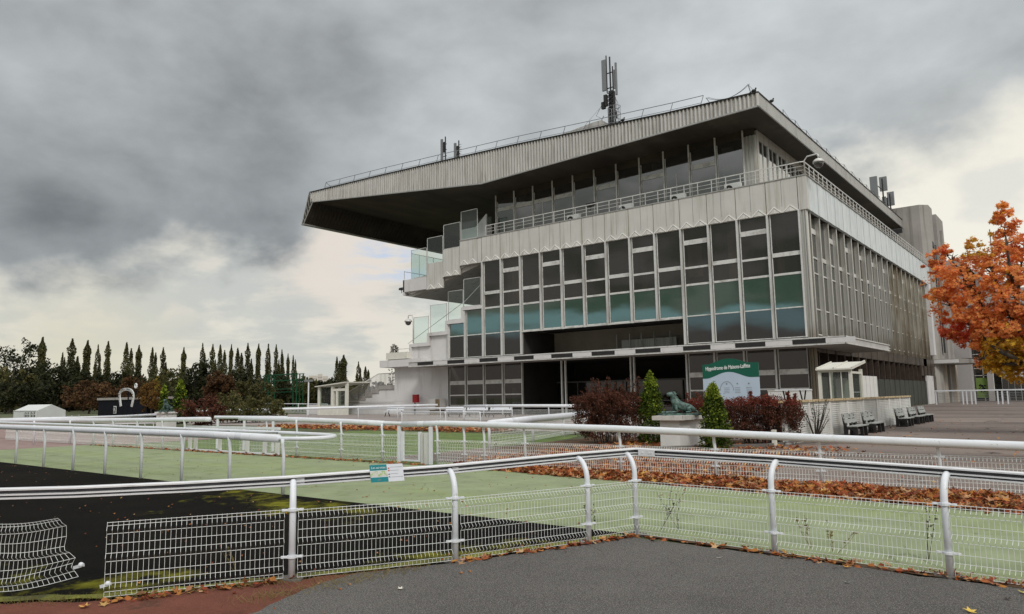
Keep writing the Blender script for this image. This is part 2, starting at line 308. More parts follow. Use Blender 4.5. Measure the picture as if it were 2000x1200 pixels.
# ------------------------------------------------------------------ ground
def rough_edge(poly, amp, seg=.12, lim=14):
    out = []
    for a, b in zip(poly, poly[1:]+poly[:1]):
        a_ = Vector(a); b_ = Vector(b); near = max(abs(a[0]), abs(a[1]), abs(b[0]), abs(b[1])) < lim; n = max(1, int((b_-a_).length/seg)) if near else 1
        for i in range(n):
            p = a_.lerp(b_, i/n); k = 0 if (i == 0 and not near) else 1
            out.append((p.x+random.gauss(0, amp)*k, p.y+random.gauss(0, amp)*k))
    return out
def sheet(name, poly, z, m, rough=0, **k):
    if rough: poly = rough_edge(poly, rough)
    mb = MB(); mb.quad(*[(x, y, z) for x, y in poly]); return obj(name, mb, m, kind='structure', **k)
sheet('ground', [(-3000, -3000), (3000, -3000), (3000, 3000), (-3000, 3000)], 0, M['ground'])
sheet('lawn', [(-33, 14.3), (-13.5, 14.3), (-15.6, 19), (-17.4, 26), (-18.2, 28.2), (-33.0, 28.2)], .004, M['lawn'])
sheet('gravel_apron', [(-96, 31.2), (-19.2, 31.2), (-16.5, 26), (-16.5, 60.2), (-100, 60.2)], .004, M['gravel'])
sheet('apron', [(-17, 15.2), (60, 15.2), (60, 240), (-40, 240), (-40, 118), (-16.6, 118), (-16.6, 57)], .006, M['apron'])
sheet('planting_bed', [(-16.5, 19.5), (-8.4, 19.5), (-8.3, 27.5), (-17, 28)], .012, M['soil'])
sheet('training_track', [(-120, 14.6), (-34.4, 14.6), (-34.4, 8), (-120, 8)], .005, M['pink'])
sheet('side_track', [(-120, 14.7), (-33.4, 14.7), (-33.4, 24), (-120, 34)], .006, M['pink'])
sheet('track_surface', [(-70, 8.62), (-4.9, 8.62), (-4.62, 8.36), (-5.5, 6.0), (-6.32, 4.5), (-7.12, 3.05), (-8.6, 1.9), (-70, -2)], .008, M['black'])
sheet('green_path', [(-34.2, 8.5), (-4.75, 8.45), (-2.9, 8.26), (-1.2, 8.1), (20, 7.6), (20, 12.7), (-1, 12.75), (-6.2, 13.3), (-12.6, 14.0), (-34.3, 14.0)], .012, M['green'], rough=.008)
sheet('red_path', [(-70, -3), (-9.0, 1.6), (-7.16, 3.0), (-6.36, 4.42), (-5.70, 5.62), (-5.6, 5.0), (-5.5, 4.4), (-5.2, 3.3), (-4.5, 1.5), (-4.0, -6), (-70, -12)], .016, M['red'], rough=.02)
sheet('asphalt_path', [(-4.1, -6), (-4.75, 1.6), (-5.3, 2.9), (-5.6, 3.6), (-5.8, 4.1), (-5.95, 4.6), (-6.0, 5.0), (-5.82, 5.35), (-5.5, 5.95), (-4.84, 7.55), (-4.6, 8.22), (-2.9, 8.14), (-1.2, 8.0), (20, 7.5), (20, -6)], .020, M['asphalt'], rough=.014)
sheet('leaf_bed', [(-13.6, 14.05), (-12.6, 14.0), (-6.2, 13.3), (-1, 12.75), (20, 12.7), (20, 15.2), (-13.2, 15.2)], .010, M['soil'])
# moss strips along the edge of the black surface
def strip(pts, w, z, m, name, seg=.18, jit=.5):
    mb = MB(); P = [Vector((p[0], p[1], z)) for p in pts]; res = []
    for a, b in zip(P, P[1:]):
        n = max(1, int((b-a).length/seg)); res += [a.lerp(b, i/n) for i in range(n)]
    res.append(P[-1]); L_, R_ = [], []
    for i, p in enumerate(res):
        d = (res[min(i+1, len(res)-1)]-res[max(i-1, 0)]).normalized(); n = Vector((d.y, -d.x, 0))
        L_.append(p+n*w/2*(1+random.uniform(-jit, jit))); R_.append(p-n*w/2*(1+random.uniform(-jit, jit)))
    for i in range(len(res)-1): mb.quad(L_[i], R_[i], R_[i+1], L_[i+1])
    return obj(name, mb, m, kind='structure')
strip([(-8.4, 2.2), (-7.2, 3.14), (-6.42, 4.56), (-5.62, 6.08), (-5.0, 7.7), (-4.8, 8.3)], .16, .024, M['moss'], 'moss_strip')
strip([(-4.6, 8.42), (-2.9, 8.24), (-1.2, 8.08), (3, 7.9)], .1, .024, M['soil'], 'soil_strip')

# ------------------------------------------------------------------ leaves lying about (uncountable)
def maple_leaf(mb, c, s, n, a, curl=.3):
    """five pointed leaf of five folded blades"""
    n = Vector(n).normalized(); x = n.orthogonal().normalized(); x = (Matrix.Rotation(a, 3, n) @ x); y = n.cross(x); c = Vector(c)
    n0 = len(mb.v); mb.v.append(tuple(c))
    for i in range(10):
        t = 2*math.pi*i/10; r = s*(1 if i % 2 == 0 else .42)*(.7 if i == 5 else 1)
        mb.v.append(tuple(c+(x*math.cos(t)+y*math.sin(t))*r+n*r*curl*(1 if i % 2 == 0 else -.2)*random.uniform(.2, 1)))
    for i in range(0, 10, 1): mb.f.append((n0, n0+1+i, n0+1+(i+1) % 10)); mb.m.append(mb.cm)
def litter(poly_fn, n, smin, smax, zmax, name, label):
    mb = MB()
    for i in range(n):
        x, y, h = poly_fn(); z = .02+random.random()**1.6*zmax*h
        s = random.uniform(smin, smax)
        if s > .05: maple_leaf(mb, (x, y, z), s, (random.gauss(0, .45), random.gauss(0, .45), 1), random.uniform(0, 6.3))
        else:
            a = random.uniform(0, 6.3); dx, dy = math.cos(a)*s, math.sin(a)*s; t = random.gauss(0, .4)*s
            mb.quad((x-dx, y-dy, z), (x+dy*.8, y-dx*.8, z+t), (x+dx, y+dy, z+random.uniform(-.3, .5)*s), (x-dy*.8, y+dx*.8, z-t*.5))
    return obj(name, mb, LM['litter'], kind='stuff', label=label, cat='fallen leaves')
def f_right():
    while True:
        q = f_right0()
        if random.random() < .55+.45*math.sin(q[0]*1.9+1)*math.sin(q[0]*.83+q[1]*2.1): return q
def f_right0():
    x = -13.3+(random.random()**.8)*16; front = 14.0 if x < -12.6 else 14.0-(x+12.6)*.115 if x < -6.2 else 13.3-(x+6.2)*.11 if x < -1 else 12.75
    t = random.random()**.9; y = front-.05+t*(1.5+.25*math.sin(x*3)); return x+random.gauss(0, .03), y+random.gauss(0, .06), .35+.65*math.sin(min(1, t)*2.6)
litter(f_right, 13000, .035, .095, .12, 'leaf_litter', 'thick bank of red and orange leaves blown along the inner mesh fence')
def f_strip2():
    x = random.uniform(-45, -24); return x, 30+random.gauss(0, .7), .8
litter(f_strip2, 3500, .06, .14, .2, 'leaf_litter', 'band of rusty leaves between the lawn and the gravel apron')
def f_tip():
    t = random.random(); x = -14+t*8+random.gauss(0, .3); return x, 16+random.random()**1.5*9.5-t, .5
litter(f_tip, 3800, .05, .10, .1, 'leaf_litter', 'rusty leaves spread in front of the red bushes')
def f_fence():
    t = random.random()
    if t < .25:
        k = random.random(); x, y = -5.5+.9*k, 5.9+2.4*k
    elif t < .85: k = random.random()**.7; x, y = -4.6+5.2*k, 8.3-.28*k
    else: k = random.random(); x, y = -7.0+.7*k, 3.0+1.5*k
    return x+random.gauss(0, .04), y+random.gauss(0, .06), .4
litter(f_fence, 620, .015, .06, .08, 'leaf_litter', 'dry leaves caught along the foot of the nearest mesh fence')
def f_path():
    if random.random() < .6: return -34+random.random()*20, 14.05+random.gauss(0, .08), .5
    return random.uniform(-14, 2), random.uniform(15.5, 50), .05
litter(f_path, 1400, .025, .07, .08, 'leaf_litter', 'loose leaves along the far edge of the pale green path')
gb = MB()
for i in range(900):
    x = random.uniform(-5.5, 3); y = random.uniform(2.5, 8.2)
    if x < -5.3+.3*max(0, (y-5)): continue
    if random.random() < .5: y = 8.15-abs(random.gauss(0, .25)); x = random.uniform(-4.5, 3)
    s = random.uniform(.002, .007); gb.quad((x-s, y, .021), (x, y-s*.7, .021+s*.4), (x+s, y, .021), (x, y+s*.8, .021+s*.6))
obj('grit', gb, LM['dry'], kind='stuff', label='small grit and chips scattered on the near asphalt', cat='grit')
gb = MB()
for i in range(500):
    x = random.uniform(-25, -5); y = random.uniform(3.5, 13.8); s = random.uniform(.008, .03); gb.quad((x-s, y, .022), (x, y-s*.7, .022+s*.4), (x+s, y, .022), (x, y+s*.8, .022+s*.6))
obj('leaf_specks', gb, LM['litter'], kind='stuff', label='small dry leaf bits scattered on the black and green surfaces', cat='leaf bits')
# single leaves on the near asphalt
spots = [(1056, 1078, .05, 'small orange leaf lying on the asphalt left of the fence corner'), (1105, 1079, .03, 'tiny curled brown leaf just left of the fence corner post foot'),
 (1405, 1092, .035, 'small pale leaf on the asphalt before the post right of the corner'), (1577, 1095, .05, 'orange leaf on the asphalt close to the leafy fence foot'),
 (1655, 1110, .05, 'yellow orange leaf standing on edge on the asphalt'), (1655, 1140, .035, 'pale chip of leaf in the middle of the right asphalt'),
 (1942, 1144, .06, 'brown curled leaf right of the rightmost near post'), (1968, 1172, .04, 'dark dead leaf on the asphalt near the right edge'),
 (1895, 1196, .06, 'large yellow leaf at the bottom right edge of the asphalt'), (1630, 1111, .03, 'small dark leaf left of the yellow orange one'),
 (782, 1152, .035, 'white flake of leaf on the asphalt below the service board'), (165, 1187, .06, 'yellow leaf on the red path, left one of a pair'),
 (203, 1183, .055, 'ochre leaf on the red path, right one of a pair'), (2000, 1160, .05, 'yellow leaf half out of frame on the right asphalt')]
lc = [(.5, .17, .03), (.1, .05, .02), (.5, .48, .38), (.5, .16, .03), (.55, .27, .04), (.6, .58, .5), (.3, .12, .05), (.05, .035, .025), (.6, .42, .08), (.04, .03, .03), (.6, .58, .5), (.55, .3, .08), (.4, .25, .08), (.55, .45, .1)]
for (x, y, s, lab), c in zip(spots, lc):
    p = gr(x, y, .02); mb = MB(); maple_leaf(mb, (0, 0, .012), s, (random.gauss(0, .15), random.gauss(0, .15), 1), random.uniform(0, 6), .35)
    obj('fallen_leaf', mb, mat('leaf %d' % x, c, .7, var=.2, scale=30), at_=p, label=lab, cat='leaf', group='single leaves on the near paving')

# ------------------------------------------------------------------ fences
def nrm(a, b):
    d = Vector((b[0]-a[0], b[1]-a[1], 0)).normalized(); return d, Vector((-d.y, d.x, 0))
def mesh_panel(a, b, z0, z1, parent, pitch=.043, r=.0022, folds=True, bend=None, name='mesh_panel', label=None):
    mb = MB(); a = Vector((a[0], a[1], 0)); b = Vector((b[0], b[1], 0)); d, n = nrm(a, b); Lg = (b-a).length; H = z1-z0
    fz = [.12, .52, .89] if folds else []
    def P(u, t):                     # u metres along, t 0..1 up
        off = 0
        for c in fz:
            q = abs(t-c)/.055
            if q < 1: off += (1-q)*.04
        z = z0+H*t; p = a+d*u-n*off+Vector((0, 0, z))
        return bend(p, u/Lg, t) if bend else p
    ts = [0]
    for c in fz: ts += [c-.055, c, c+.055]
    ts += [.3, .7] if (folds or bend) else [.5]
    ts = sorted(t for t in ts if t <= 1)+[1.0]
    k = max(2, int(Lg/pitch))
    for i in range(k+1):
        u = Lg*i/k; mb.tube([P(u, t) for t in ts], r, 4, cap=False)
    hz = [.0, .30, .70, .99]
    for c in fz: hz += [c-.055, c+.055]
    seg = 14 if bend else 1
    for t in hz: mb.tube([P(Lg*i/seg, t) for i in range(seg+1)], r*(1.15 if r < .003 else .8), 4, cap=False)
    return obj(name, mb, M['wire'], parent, label=label)
def post_goose(p, n, parent, h=.98, r=.033, reach=.2, clamps=(.23, .68), d=None, rb=None):
    """round post whose top bends over towards the rail"""
    p = Vector((p[0], p[1], 0)); mb = MB(); pts = [p, p+Vector((0, 0, h-.30))]
    for i in range(1, 9):
        a = math.pi/2*i/8; pts.append(p+Vector((0, 0, h-.30))+Vector((0, 0, math.sin(a)*.26))+n*(reach*(1-math.cos(a))))
    mb.tube(pts, r, 14); po = obj('post', mb, M['white'], parent, smooth=True)
    for z in clamps:
        c = MB(); c.tube([p+Vector((0, 0, z-.012)), p+Vector((0, 0, z+.012))], r*1.5, 14)
        c.bar(p-d*.085+Vector((0, 0, z)), p+d*.085+Vector((0, 0, z)), .045, .016); 
        for s_ in (-1, 1): c.tube([p+d*s_*.085+Vector((0, 0, z-.01)), p+d*s_*.085+Vector((0, 0, z+.01))], .022, 10)
        obj('clamp', c, M['white'], po)
    if rb:
        b = MB(); q = p+n*(reach+.005)+Vector((0, 0, h-.04)); b.bar(q-d*.11, q+d*.11, .012, .062)
        for s_ in (-.07, .07): b.tube([q+d*s_, q+d*s_-n*.014], .009, 8)
        obj('bracket', b, M['railback'], po)
    return po
# nearest fence
FA = thing('rail_fence', (-4.66, 8.43, 0), 'nearest white rail and mesh fence, turning a corner along the asphalt', 'fence')
AP = [(-7.9, 2.3), (-6.34, 4.53), (-5.53, 6.02), (-4.90, 7.69), (-4.66, 8.43), (-2.89, 8.30), (-1.20, 8.15), (.55, 7.98)]
for i, p in enumerate(AP):
    if i == 0: continue
    j = i if i < 4 else (i if i > 4 else 4)
    d, n = nrm(AP[i-1], AP[i]) if i <= 4 else nrm(AP[i-1], AP[i])
    if i == 4: n = (n+Vector((-.4, .3, 0))).normalized(); 
    post_goose(p, n, FA, h=(1.0, 1.0, 1.02, 1.06, 1.075, 1.05, 1.01, 1.0)[i]-.025, d=d, rb=True)
RA = [(-10.5, 1.3, .99), (-9.2, 1.75, .99), (-8.3, 2.3, .99), (-7.55, 3.0, .99), (-7.0, 3.75, .99), (-6.54, 4.59, .99), (-5.70, 6.13, 1.02), (-5.09, 7.75, 1.06), (-4.76, 8.64, 1.07)]
RB = [(-4.76, 8.64, 1.07), (-2.95, 8.5, 1.05), (-1.27, 8.36, 1.01), (-.56, 8.29, .99), (2.6, 8.0, .97)]
def Rprof():
    prof = []
    for cz, r in ((-.018, .016), (-.05, .014), (-.082, .014)):
        pass
    return prof
for path, nm in ((RA, 'left'), (RB, 'right')):
    if nm == 'left': sgn = 1
    P3 = [Vector(p) for p in path]
    top = MB()
    # ribbed back of the rail: three lips with recesses between; the path runs so that +side is the camera side
    prof = [(.045, -.004), (.028, .004), (-.03, .004), (-.05, -.05), (-.03, -.098), (.03, -.1), (.046, -.096), (.046, -.084), (.008, -.080), (.008, -.067), (.038, -.064), (.038, -.052), (.006, -.048), (.006, -.022), (.045, -.018)]
    pp = prof; top.sweep(P3, pp)
    o = obj('rail', top, [M['railback'], M['groove']], FA)
    for f, pl in zip(top.f, o.data.polygons):
        pass
    me = o.data; k = len(pp)
    for pi in range((len(P3)-1)*k):
        if pi % k in (8, 9, 12, 13): me.polygons[pi].material_index = 1
cc = MB(); dj = nrm(RB[0], RB[1])[0]; q = Vector(RB[0])+Vector((.05, -.052, -.05)); cc.bar(q+dj*.03, q+dj*.27, .008, .085, )
for s_ in (.09, .19, .23): cc.tube([q+dj*s_, q+dj*s_+Vector((0, -.014, 0))], .009, 8)
obj('joint_plate', cc, M['railback'], FA)
mesh_panel((-7.12, 3.11), (-6.38, 4.46), .035, .69, FA)
for a, b in ((1, 2), (2, 3), (3, 4), (4, 5), (5, 6), (6, 7)):
    d, n = nrm(AP[a], AP[b]); A = Vector((*AP[a], 0))+d*.05; B = Vector((*AP[b], 0))-d*.05
    mesh_panel(A-n*.03, B-n*.03, .035, .685, FA)
def crumple(p, u, t):
    w = max(0, u-.55)/.45
    q = p.copy(); lean = w*w
    q += Vector((-.10*w+.16*lean*(1-t)*1.3, -.18*w+.1*lean*(1-t), 0)); q.z += .05*w*math.sin(t*9)*.6-.03*w+.10*lean*(1-t)
    q += Vector((.05, .03, 0))*math.sin(t*14+u*3)*w*.6
    q.z += .05*math.sin(u*7)*(u*.6); return q
mesh_panel((-8.9, 1.75), (-7.86, 3.22), .035, .66, FA, bend=crumple, label='bent and torn mesh panel at the left end')
for x, y in ((150, 1108), (205, 1144)):
    p = gr(x, y, .06) if y > 1120 else Vector((-7.88, 3.19, .19)); c = MB(); c.bar(p+Vector((-.04, -.01, -.01)), p+Vector((.04, .02, .015)), .05, .03); c.ball(p+Vector((.035, .01, .02)), .026, 8, 5); obj('clamp', c, M['white'], FA, label='loose white clamp hanging on the torn mesh')
# base pads under the near posts
for p in AP[1:7]:
    b = MB(); b.prism([(p[0]+math.cos(a/8*6.283)*.13*random.uniform(.7, 1.3), p[1]+math.sin(a/8*6.283)*.10*random.uniform(.7, 1.2)) for a in range(8)], 'z', .0, .03); obj('footing', b, M['fplinth'], FA)

def oval(w, h, n=14): return [(math.cos(2*math.pi*i/n)*w, math.sin(2*math.pi*i/n)*h) for i in range(n)]
def smooth_path(pts, k=6):
    P = [Vector(p) for p in pts]; out = []
    for i in range(len(P)-1):
        a = P[max(i-1, 0)]; b = P[i]; c = P[i+1]; d = P[min(i+2, len(P)-1)]
        for j in range(k):
            t = j/k; out.append(.5*((2*b)+(c-a)*t+(2*a-5*b+4*c-d)*t*t+(3*b-a-3*c+d)*t**3))
    out.append(P[-1]); return out
def tube_fence(label, base, rail, posts, rt_=.075, pr=.032, panels=None, pz=(.04, .72), clamps=True, group=None, goose=None, square=False, ph=None, pitch=.056, wr=.0044):
    """rail: [(x,y,ztop)], posts [(x,y)], panels [(i,j)] pairs of ground points"""
    T = thing('rail_fence', (base[0], base[1], 0), label, 'fence', group)
    if rail:
        mb = MB(); mb.sweep([(x, y, z-rt_) for x, y, z in rail], oval(rt_*.8, rt_)); ro = obj('rail', mb, M['white'], T, smooth=True)
        if rt_ > .07:
            cum = 0
            for (xa, ya, za), (xb, yb, zb) in zip(rail, rail[1:]):
                ln = math.hypot(xb-xa, yb-ya); k = max(1, int(ln/3.1)); dv = Vector((xb-xa, yb-ya, zb-za))/ln
                for i in range(k):
                    q = Vector((xa, ya, za-rt_))+dv*ln*(i+.5)/k; jm = MB(); jm.sweep([q-dv*.11, q+dv*.11], oval(rt_*.8+.002, rt_+.002), caps=False); obj('joint_sleeve', jm, M['white'], ro, smooth=True)
    for x, y in posts:
        z = ph if ph else None
        if z is None:
            bz = min(rail, key=lambda q: (q[0]-x)**2+(q[1]-y)**2)[2]; z = bz-rt_
        mb = MB()
        if square: mb.box(x-pr, x+pr, y-pr, y+pr, 0, z)
        else: mb.tube([(x, y, 0), (x, y, z*.72), (x-.01, y-.02, z*.9), (x, y-.03, z)], pr, 10)
        po = obj('post', mb, M['white'], T, smooth=not square)
        if clamps:
            for zc in (.3, pz[1]-.03):
                c = MB(); c.box(x-.085, x+.085, y-.03, y+.03, zc-.012, zc+.012); obj('clamp', c, M['white'], po)
    for a, b in (panels or []): mesh_panel(a, b, pz[0], pz[1], T, pitch=pitch, r=wr)
    return T
# inner fence B along the far side of the green path
BP = [(-21.8, 14.5), (-19.95, 14.35), (-17.7, 14.3), (-15.9, 14.3)]
RBl = [(-23.6, 14.6, 1.24), (-23.3, 14.5, 1.26), (-20.2, 14.45, 1.24), (-17.4, 14.4, 1.19), (-15.95, 14.4, 1.15)]
tube_fence('white tube rail with rounded left end behind the green path, left of the gate', (-19, 14.4), RBl, BP[:], .078, panels=list(zip([(-23.4, 14.5)]+BP[:-1], BP)), pz=(.05, .78))
BQ = [(-13.9, 14.45), (-12.98, 14.5), (-12.3, 14.5), (-11.0, 14.5), (-8.35, 14.5), (-6.15, 14.5), (-4.1, 14.5), (-2.15, 14.5), (0.2, 14.5)]
RBr = [(-15.2, 14.4, 1.13), (-13.74, 14.45, 1.17), (-11.3, 14.4, 1.14), (-8.42, 14.4, 1.10), (-6.05, 14.4, 1.04), (-4.06, 14.4, .98), (-2.07, 14.4, .94), (-.93, 14.4, .92), (4, 14.4, .9)]
tube_fence('long white tube rail fence above the leaf bank, right of the gate', (-8, 14.5), RBr, BQ, .076, panels=list(zip(BQ, BQ[1:])), pz=(.03, .66))
mesh_panel((-15.88, 14.3), (-15.34, 14.38), .05, .78, bpy.data.objects['rail_fence.001'], pitch=.056, r=.0044)
G = thing('mesh_gate', (-15, 14.4, 0), 'narrow white mesh gate between two posts in the inner fence', 'gate')
for x in (-15.32, -14.1): g = MB(); g.box(x-.04, x+.04, 14.36, 14.44, 0, 1.0); obj('gate_post', g, M['white'], G)
g = MB(); g.box(-15.22, -15.14, 14.37, 14.43, .06, .86); g.box(-14.55, -14.47, 14.37, 14.43, .06, .86); g.box(-15.14, -14.55, 14.38, 14.42, .06, .1); obj('leaf_frame', g, M['white'], G)
mesh_panel((-15.14, 14.4), (-14.55, 14.4), .1, .85, G)
for a_, b_ in ((-14.42, -14.36), (-14.3, -14.2)): g = MB(); g.box(a_, b_, 14.34, 14.46, 0, .84); obj('lock_post', g, M['louvre'], G)
g = MB(); g.sweep([(-15.95, 14.4, 1.09), (-15.2, 14.4, 1.08)], oval(.045, .05)); obj('rail', g, M['white'], G)
# left rail C with its rounded return end
CP = [(-29.9, 8.6), (-27.8, 8.55), (-25.82, 8.52), (-23.58, 8.48), (-21.55, 8.46), (-19.66, 8.46), (-17.77, 8.46), (-15.9, 8.46), (-14.0, 8.46), (-12.15, 8.45)]
Cr = [(-34, 9.0, 1.17), (-27.15, 8.5, 1.17), (-19.92, 8.46, 1.16), (-15, 8.46, 1.15), (-12.32, 8.46, 1.12)]
FC = tube_fence('white tube rail on plain posts curving out from the left above the black surface', (-12, 8.5), Cr, CP, .078, pr=.034, clamps=False)
mb = MB(); mb.sweep([tuple(p) for p in smooth_path([(-12.4, 8.46, 1.04), (-11.9, 8.6, 1.04), (-11.65, 9.0, 1.04), (-11.85, 9.4, 1.05), (-12.9, 9.6, 1.06), (-15, 9.6, 1.08), (-17, 9.62, 1.09), (-22.6, 9.65, 1.12), (-34, 10.2, 1.13)], 5)], oval(.035, .04)); obj('return_rail', mb, M['white'], FC, smooth=True)
mb = MB(); [mb.bar((x, 8.5, 1.09), (x, 9.62, 1.08), .03, .02) for x in (-14, -15.9, -17.8, -19.7, -21.6, -23.6)]; obj('cross_brace', mb, M['steel'], FC)
# far side of the path on the left: fence D
DP = [(-37.4, 13.0), (-35.9, 13.9), (-33.75, 14.0), (-31.9, 14.0), (-29.8, 14.0), (-27.8, 14.0), (-26.2, 14.0)]
Dr = [(-60, 13.2, 1.0), (-45, 13.9, 1.06), (-36, 14, 1.14), (-33, 14, 1.16), (-28.6, 14, 1.20), (-25.2, 14, 1.24), (-24.6, 14.05, 1.24)]
tube_fence('white tube rail with mesh beyond the green path at the far left', (-31, 14), Dr, DP, .085, pr=.04, panels=list(zip([(-44, 14), ]+DP[2:-1], DP[2:])), pz=(.05, .78), clamps=False)
# low hoop gate pieces between D and B
T = thing('hurdle_fence', (-24.5, 14.2, 0), 'low white hurdle with flat uprights between the two tube rails', 'fence')
mb = MB()
for x in (-26.1, -25.7, -24.1, -22.4, -21.4, -20.7): mb = MB(); mb.box(x-.07, x+.07, 14.12, 14.2, .06, .86); obj('upright', mb, M['louvre'], T)
mb = MB(); mb.box(-26.4, -20.6, 14.1, 14.2, .84, .92); mb.box(-26.4, -20.6, 14.12, 14.18, .04, .09); obj('frame_rail', mb, M['white'], T)
mesh_panel((-26.3, 14.16), (-20.7, 14.16), .09, .85, T, folds=False, pitch=.09)
mb = MB(); mb.sweep([(-26.6, 15.4, 1.18), (-22, 15.4, 1.18)], oval(.05, .06)); 
for x in (-26.4, -24.6, -22.8): mb.tube([(x, 15.4, 0), (x, 15.4, 1.12)], .05, 8)
obj('rear_rail', mb, M['white'], T)
# rail E sweeping from far left to the building side of the lawn
Epx = [(0, 817, 18), (150, 814, 22), (245, 811, 28), (300, 808, 31), (330, 805, 33), (450, 799, 38), (600, 796, 44), (700, 793, 48), (855, 789, 53)]
E_ = [at(x, y, Y) for x, y, Y in Epx]
Ep = []
for i in range(len(E_)-1):
    n = max(1, int((E_[i+1]-E_[i]).length/3.2)); Ep += [E_[i].lerp(E_[i+1], k/n) for k in range(n)]
tube_fence('long white rail running back from the far left towards the stand wall', (-50, 30), [tuple(p) for p in E_], [(p.x, p.y) for p in Ep[6:]], .11, pr=.045, clamps=False)
def px_fence(label, pts, rt_, sp, pr=.04, panels=False, ph=.75, group=None):
    W = [at(*p) for p in pts]; P = []
    for i in range(len(W)-1):
        n = max(1, int((W[i+1]-W[i]).length/sp)); P += [W[i].lerp(W[i+1], k/n) for k in range(n)]
    P.append(W[-1])
    return tube_fence(label, (W[0].x, W[0].y), [tuple(p) for p in W], [(p.x, p.y) for p in P], rt_, pr=pr, clamps=False,
                      panels=[((a.x, a.y), (b.x, b.y)) for a, b in zip(P, P[1:])] if panels else None, pz=(.1, ph), pitch=.11, wr=.006)
px_fence('far white rail in front of the dark entrance, ending behind the red bushes', [(907, 791, 44), (1000, 790, 43.5), (1150, 790, 43)], .11, 2.9, panels=True, ph=.85)
px_fence('slanting white tube rail crossing the lawn towards the big red bush', [(955, 821, 19.5), (1040, 812, 23), (1100, 807, 27), (1171, 801, 31)], .13, 3.3, pr=.05, panels=True, ph=.8)
px_fence('thin white rail in the middle distance before the gravel', [(700, 797, 41), (860, 796, 42), (905, 796, 42)], .06, 3.)
px_fence('low white mesh fence behind the gate on the gravel side', [(785, 804, 34), (870, 804, 34), (938, 804, 34)], .035, 2.5, panels=True, ph=.85)
px_fence('grey rail line on the gravel in front of the left kiosk', [(430, 792, 62), (530, 788, 62), (640, 789, 62)], .05, 4.5, pr=.06, panels=True, ph=.9)
px_fence('far left white rail before the tent', [(0, 820, 26), (90, 815, 38), (200, 811, 60)], .08, 5)
px_fence('low white picket rail left of the centre lawn', [(180, 829, 19.5), (250, 827, 22), (300, 826, 23.5)], .03, .45, pr=.02)
# rail at the end of the apron right
T = thing('rail_fence', (-10, 106, 0), 'white barrier of square posts across the far end of the brown apron', 'fence')
mb = MB(); mb.box(-15.6, 12, 105.9, 106.1, 1.62, 1.78); obj('rail', mb, M['white'], T)
for x in (-15.5, -12.6, -12.2, -11.7, -11.3, -9.0, -8.55, -8.0, -4.2, -3.8): mb = MB(); mb.box(x-.07, x+.07, 105.94, 106.06, 0, 1.62); obj('post', mb, M['white'], T)
mb = MB()
for k in range(7): mb.box(-15.5, 12, 105.98, 106.02, .2+k*.19, .24+k*.19)
obj('wire_rail', mb, M['steel'], T)
# ------------------------------------------------------------------ grandstand
YF = 60.3; PX = 2.59; X0 = -17.41
gx = lambda k: X0-PX*k
GS = thing('grandstand', (-17, 60.3, 0), 'large grandstand with dark windows, pale panelled parapet and huge cantilevered ribbed roof', 'grandstand')
def part(name, mb, m, parent=GS, **k): return obj(name, mb, m, parent, **k)
# structure inside
b = MB(); b.box(-45.8, -17.6, 60.9, 112, 11.0, 11.25); b.box(-51, -17.6, 60.9, 112, 16.3, 16.5); b.box(-56, -51.2, 61, 112, 5.6, 5.9); b.box(-51.2, -45.95, 61, 112, 5.6, 5.9)
part('floor_slab', b, M['inner'])
b = MB(); b.box(-51, -24, 68.0, 68.3, 11.25, 16.3); b.box(-24, -23.7, 68.3, 112, 6, 16.3); b.box(-45.8, -28, 66, 66.3, 5.9, 11.0); b.box(-56, -46, 66.5, 66.8, 0, 11); b.box(-28, -17.6, 66.0, 66.3, 0, 11)
part('inner_wall', b, M['inner'])
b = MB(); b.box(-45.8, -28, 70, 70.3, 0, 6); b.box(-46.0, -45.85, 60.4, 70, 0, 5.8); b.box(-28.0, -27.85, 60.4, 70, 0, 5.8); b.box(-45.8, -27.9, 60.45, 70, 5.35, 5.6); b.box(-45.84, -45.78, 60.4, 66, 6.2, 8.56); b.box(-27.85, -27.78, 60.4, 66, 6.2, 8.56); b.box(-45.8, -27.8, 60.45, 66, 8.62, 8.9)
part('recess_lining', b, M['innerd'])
b = MB(); b.box(-45.8, -17.6, 60.5, 112, 5.62, 6.12)
part('entrance_slab', b, M['conc'])
for x in (-49.5, -41, -33, -25.5, -20): b = MB(); b.box(x-.3, x+.3, 63, 63.6, 11.25, 16.3); part('column', b, M['inner'])
for x0, x1, z0, z1, y in ((-47.9, -46.6, 11.9, 15.2, 61.4), (-28.0, -26.6, 12.3, 15.6, 62.), (-24.0, -22.8, 11.5, 15.9, 61.5)): b = MB(); b.box(x0, x1, y, y+.04, z0, z1); part('blind', b, M['blind'])

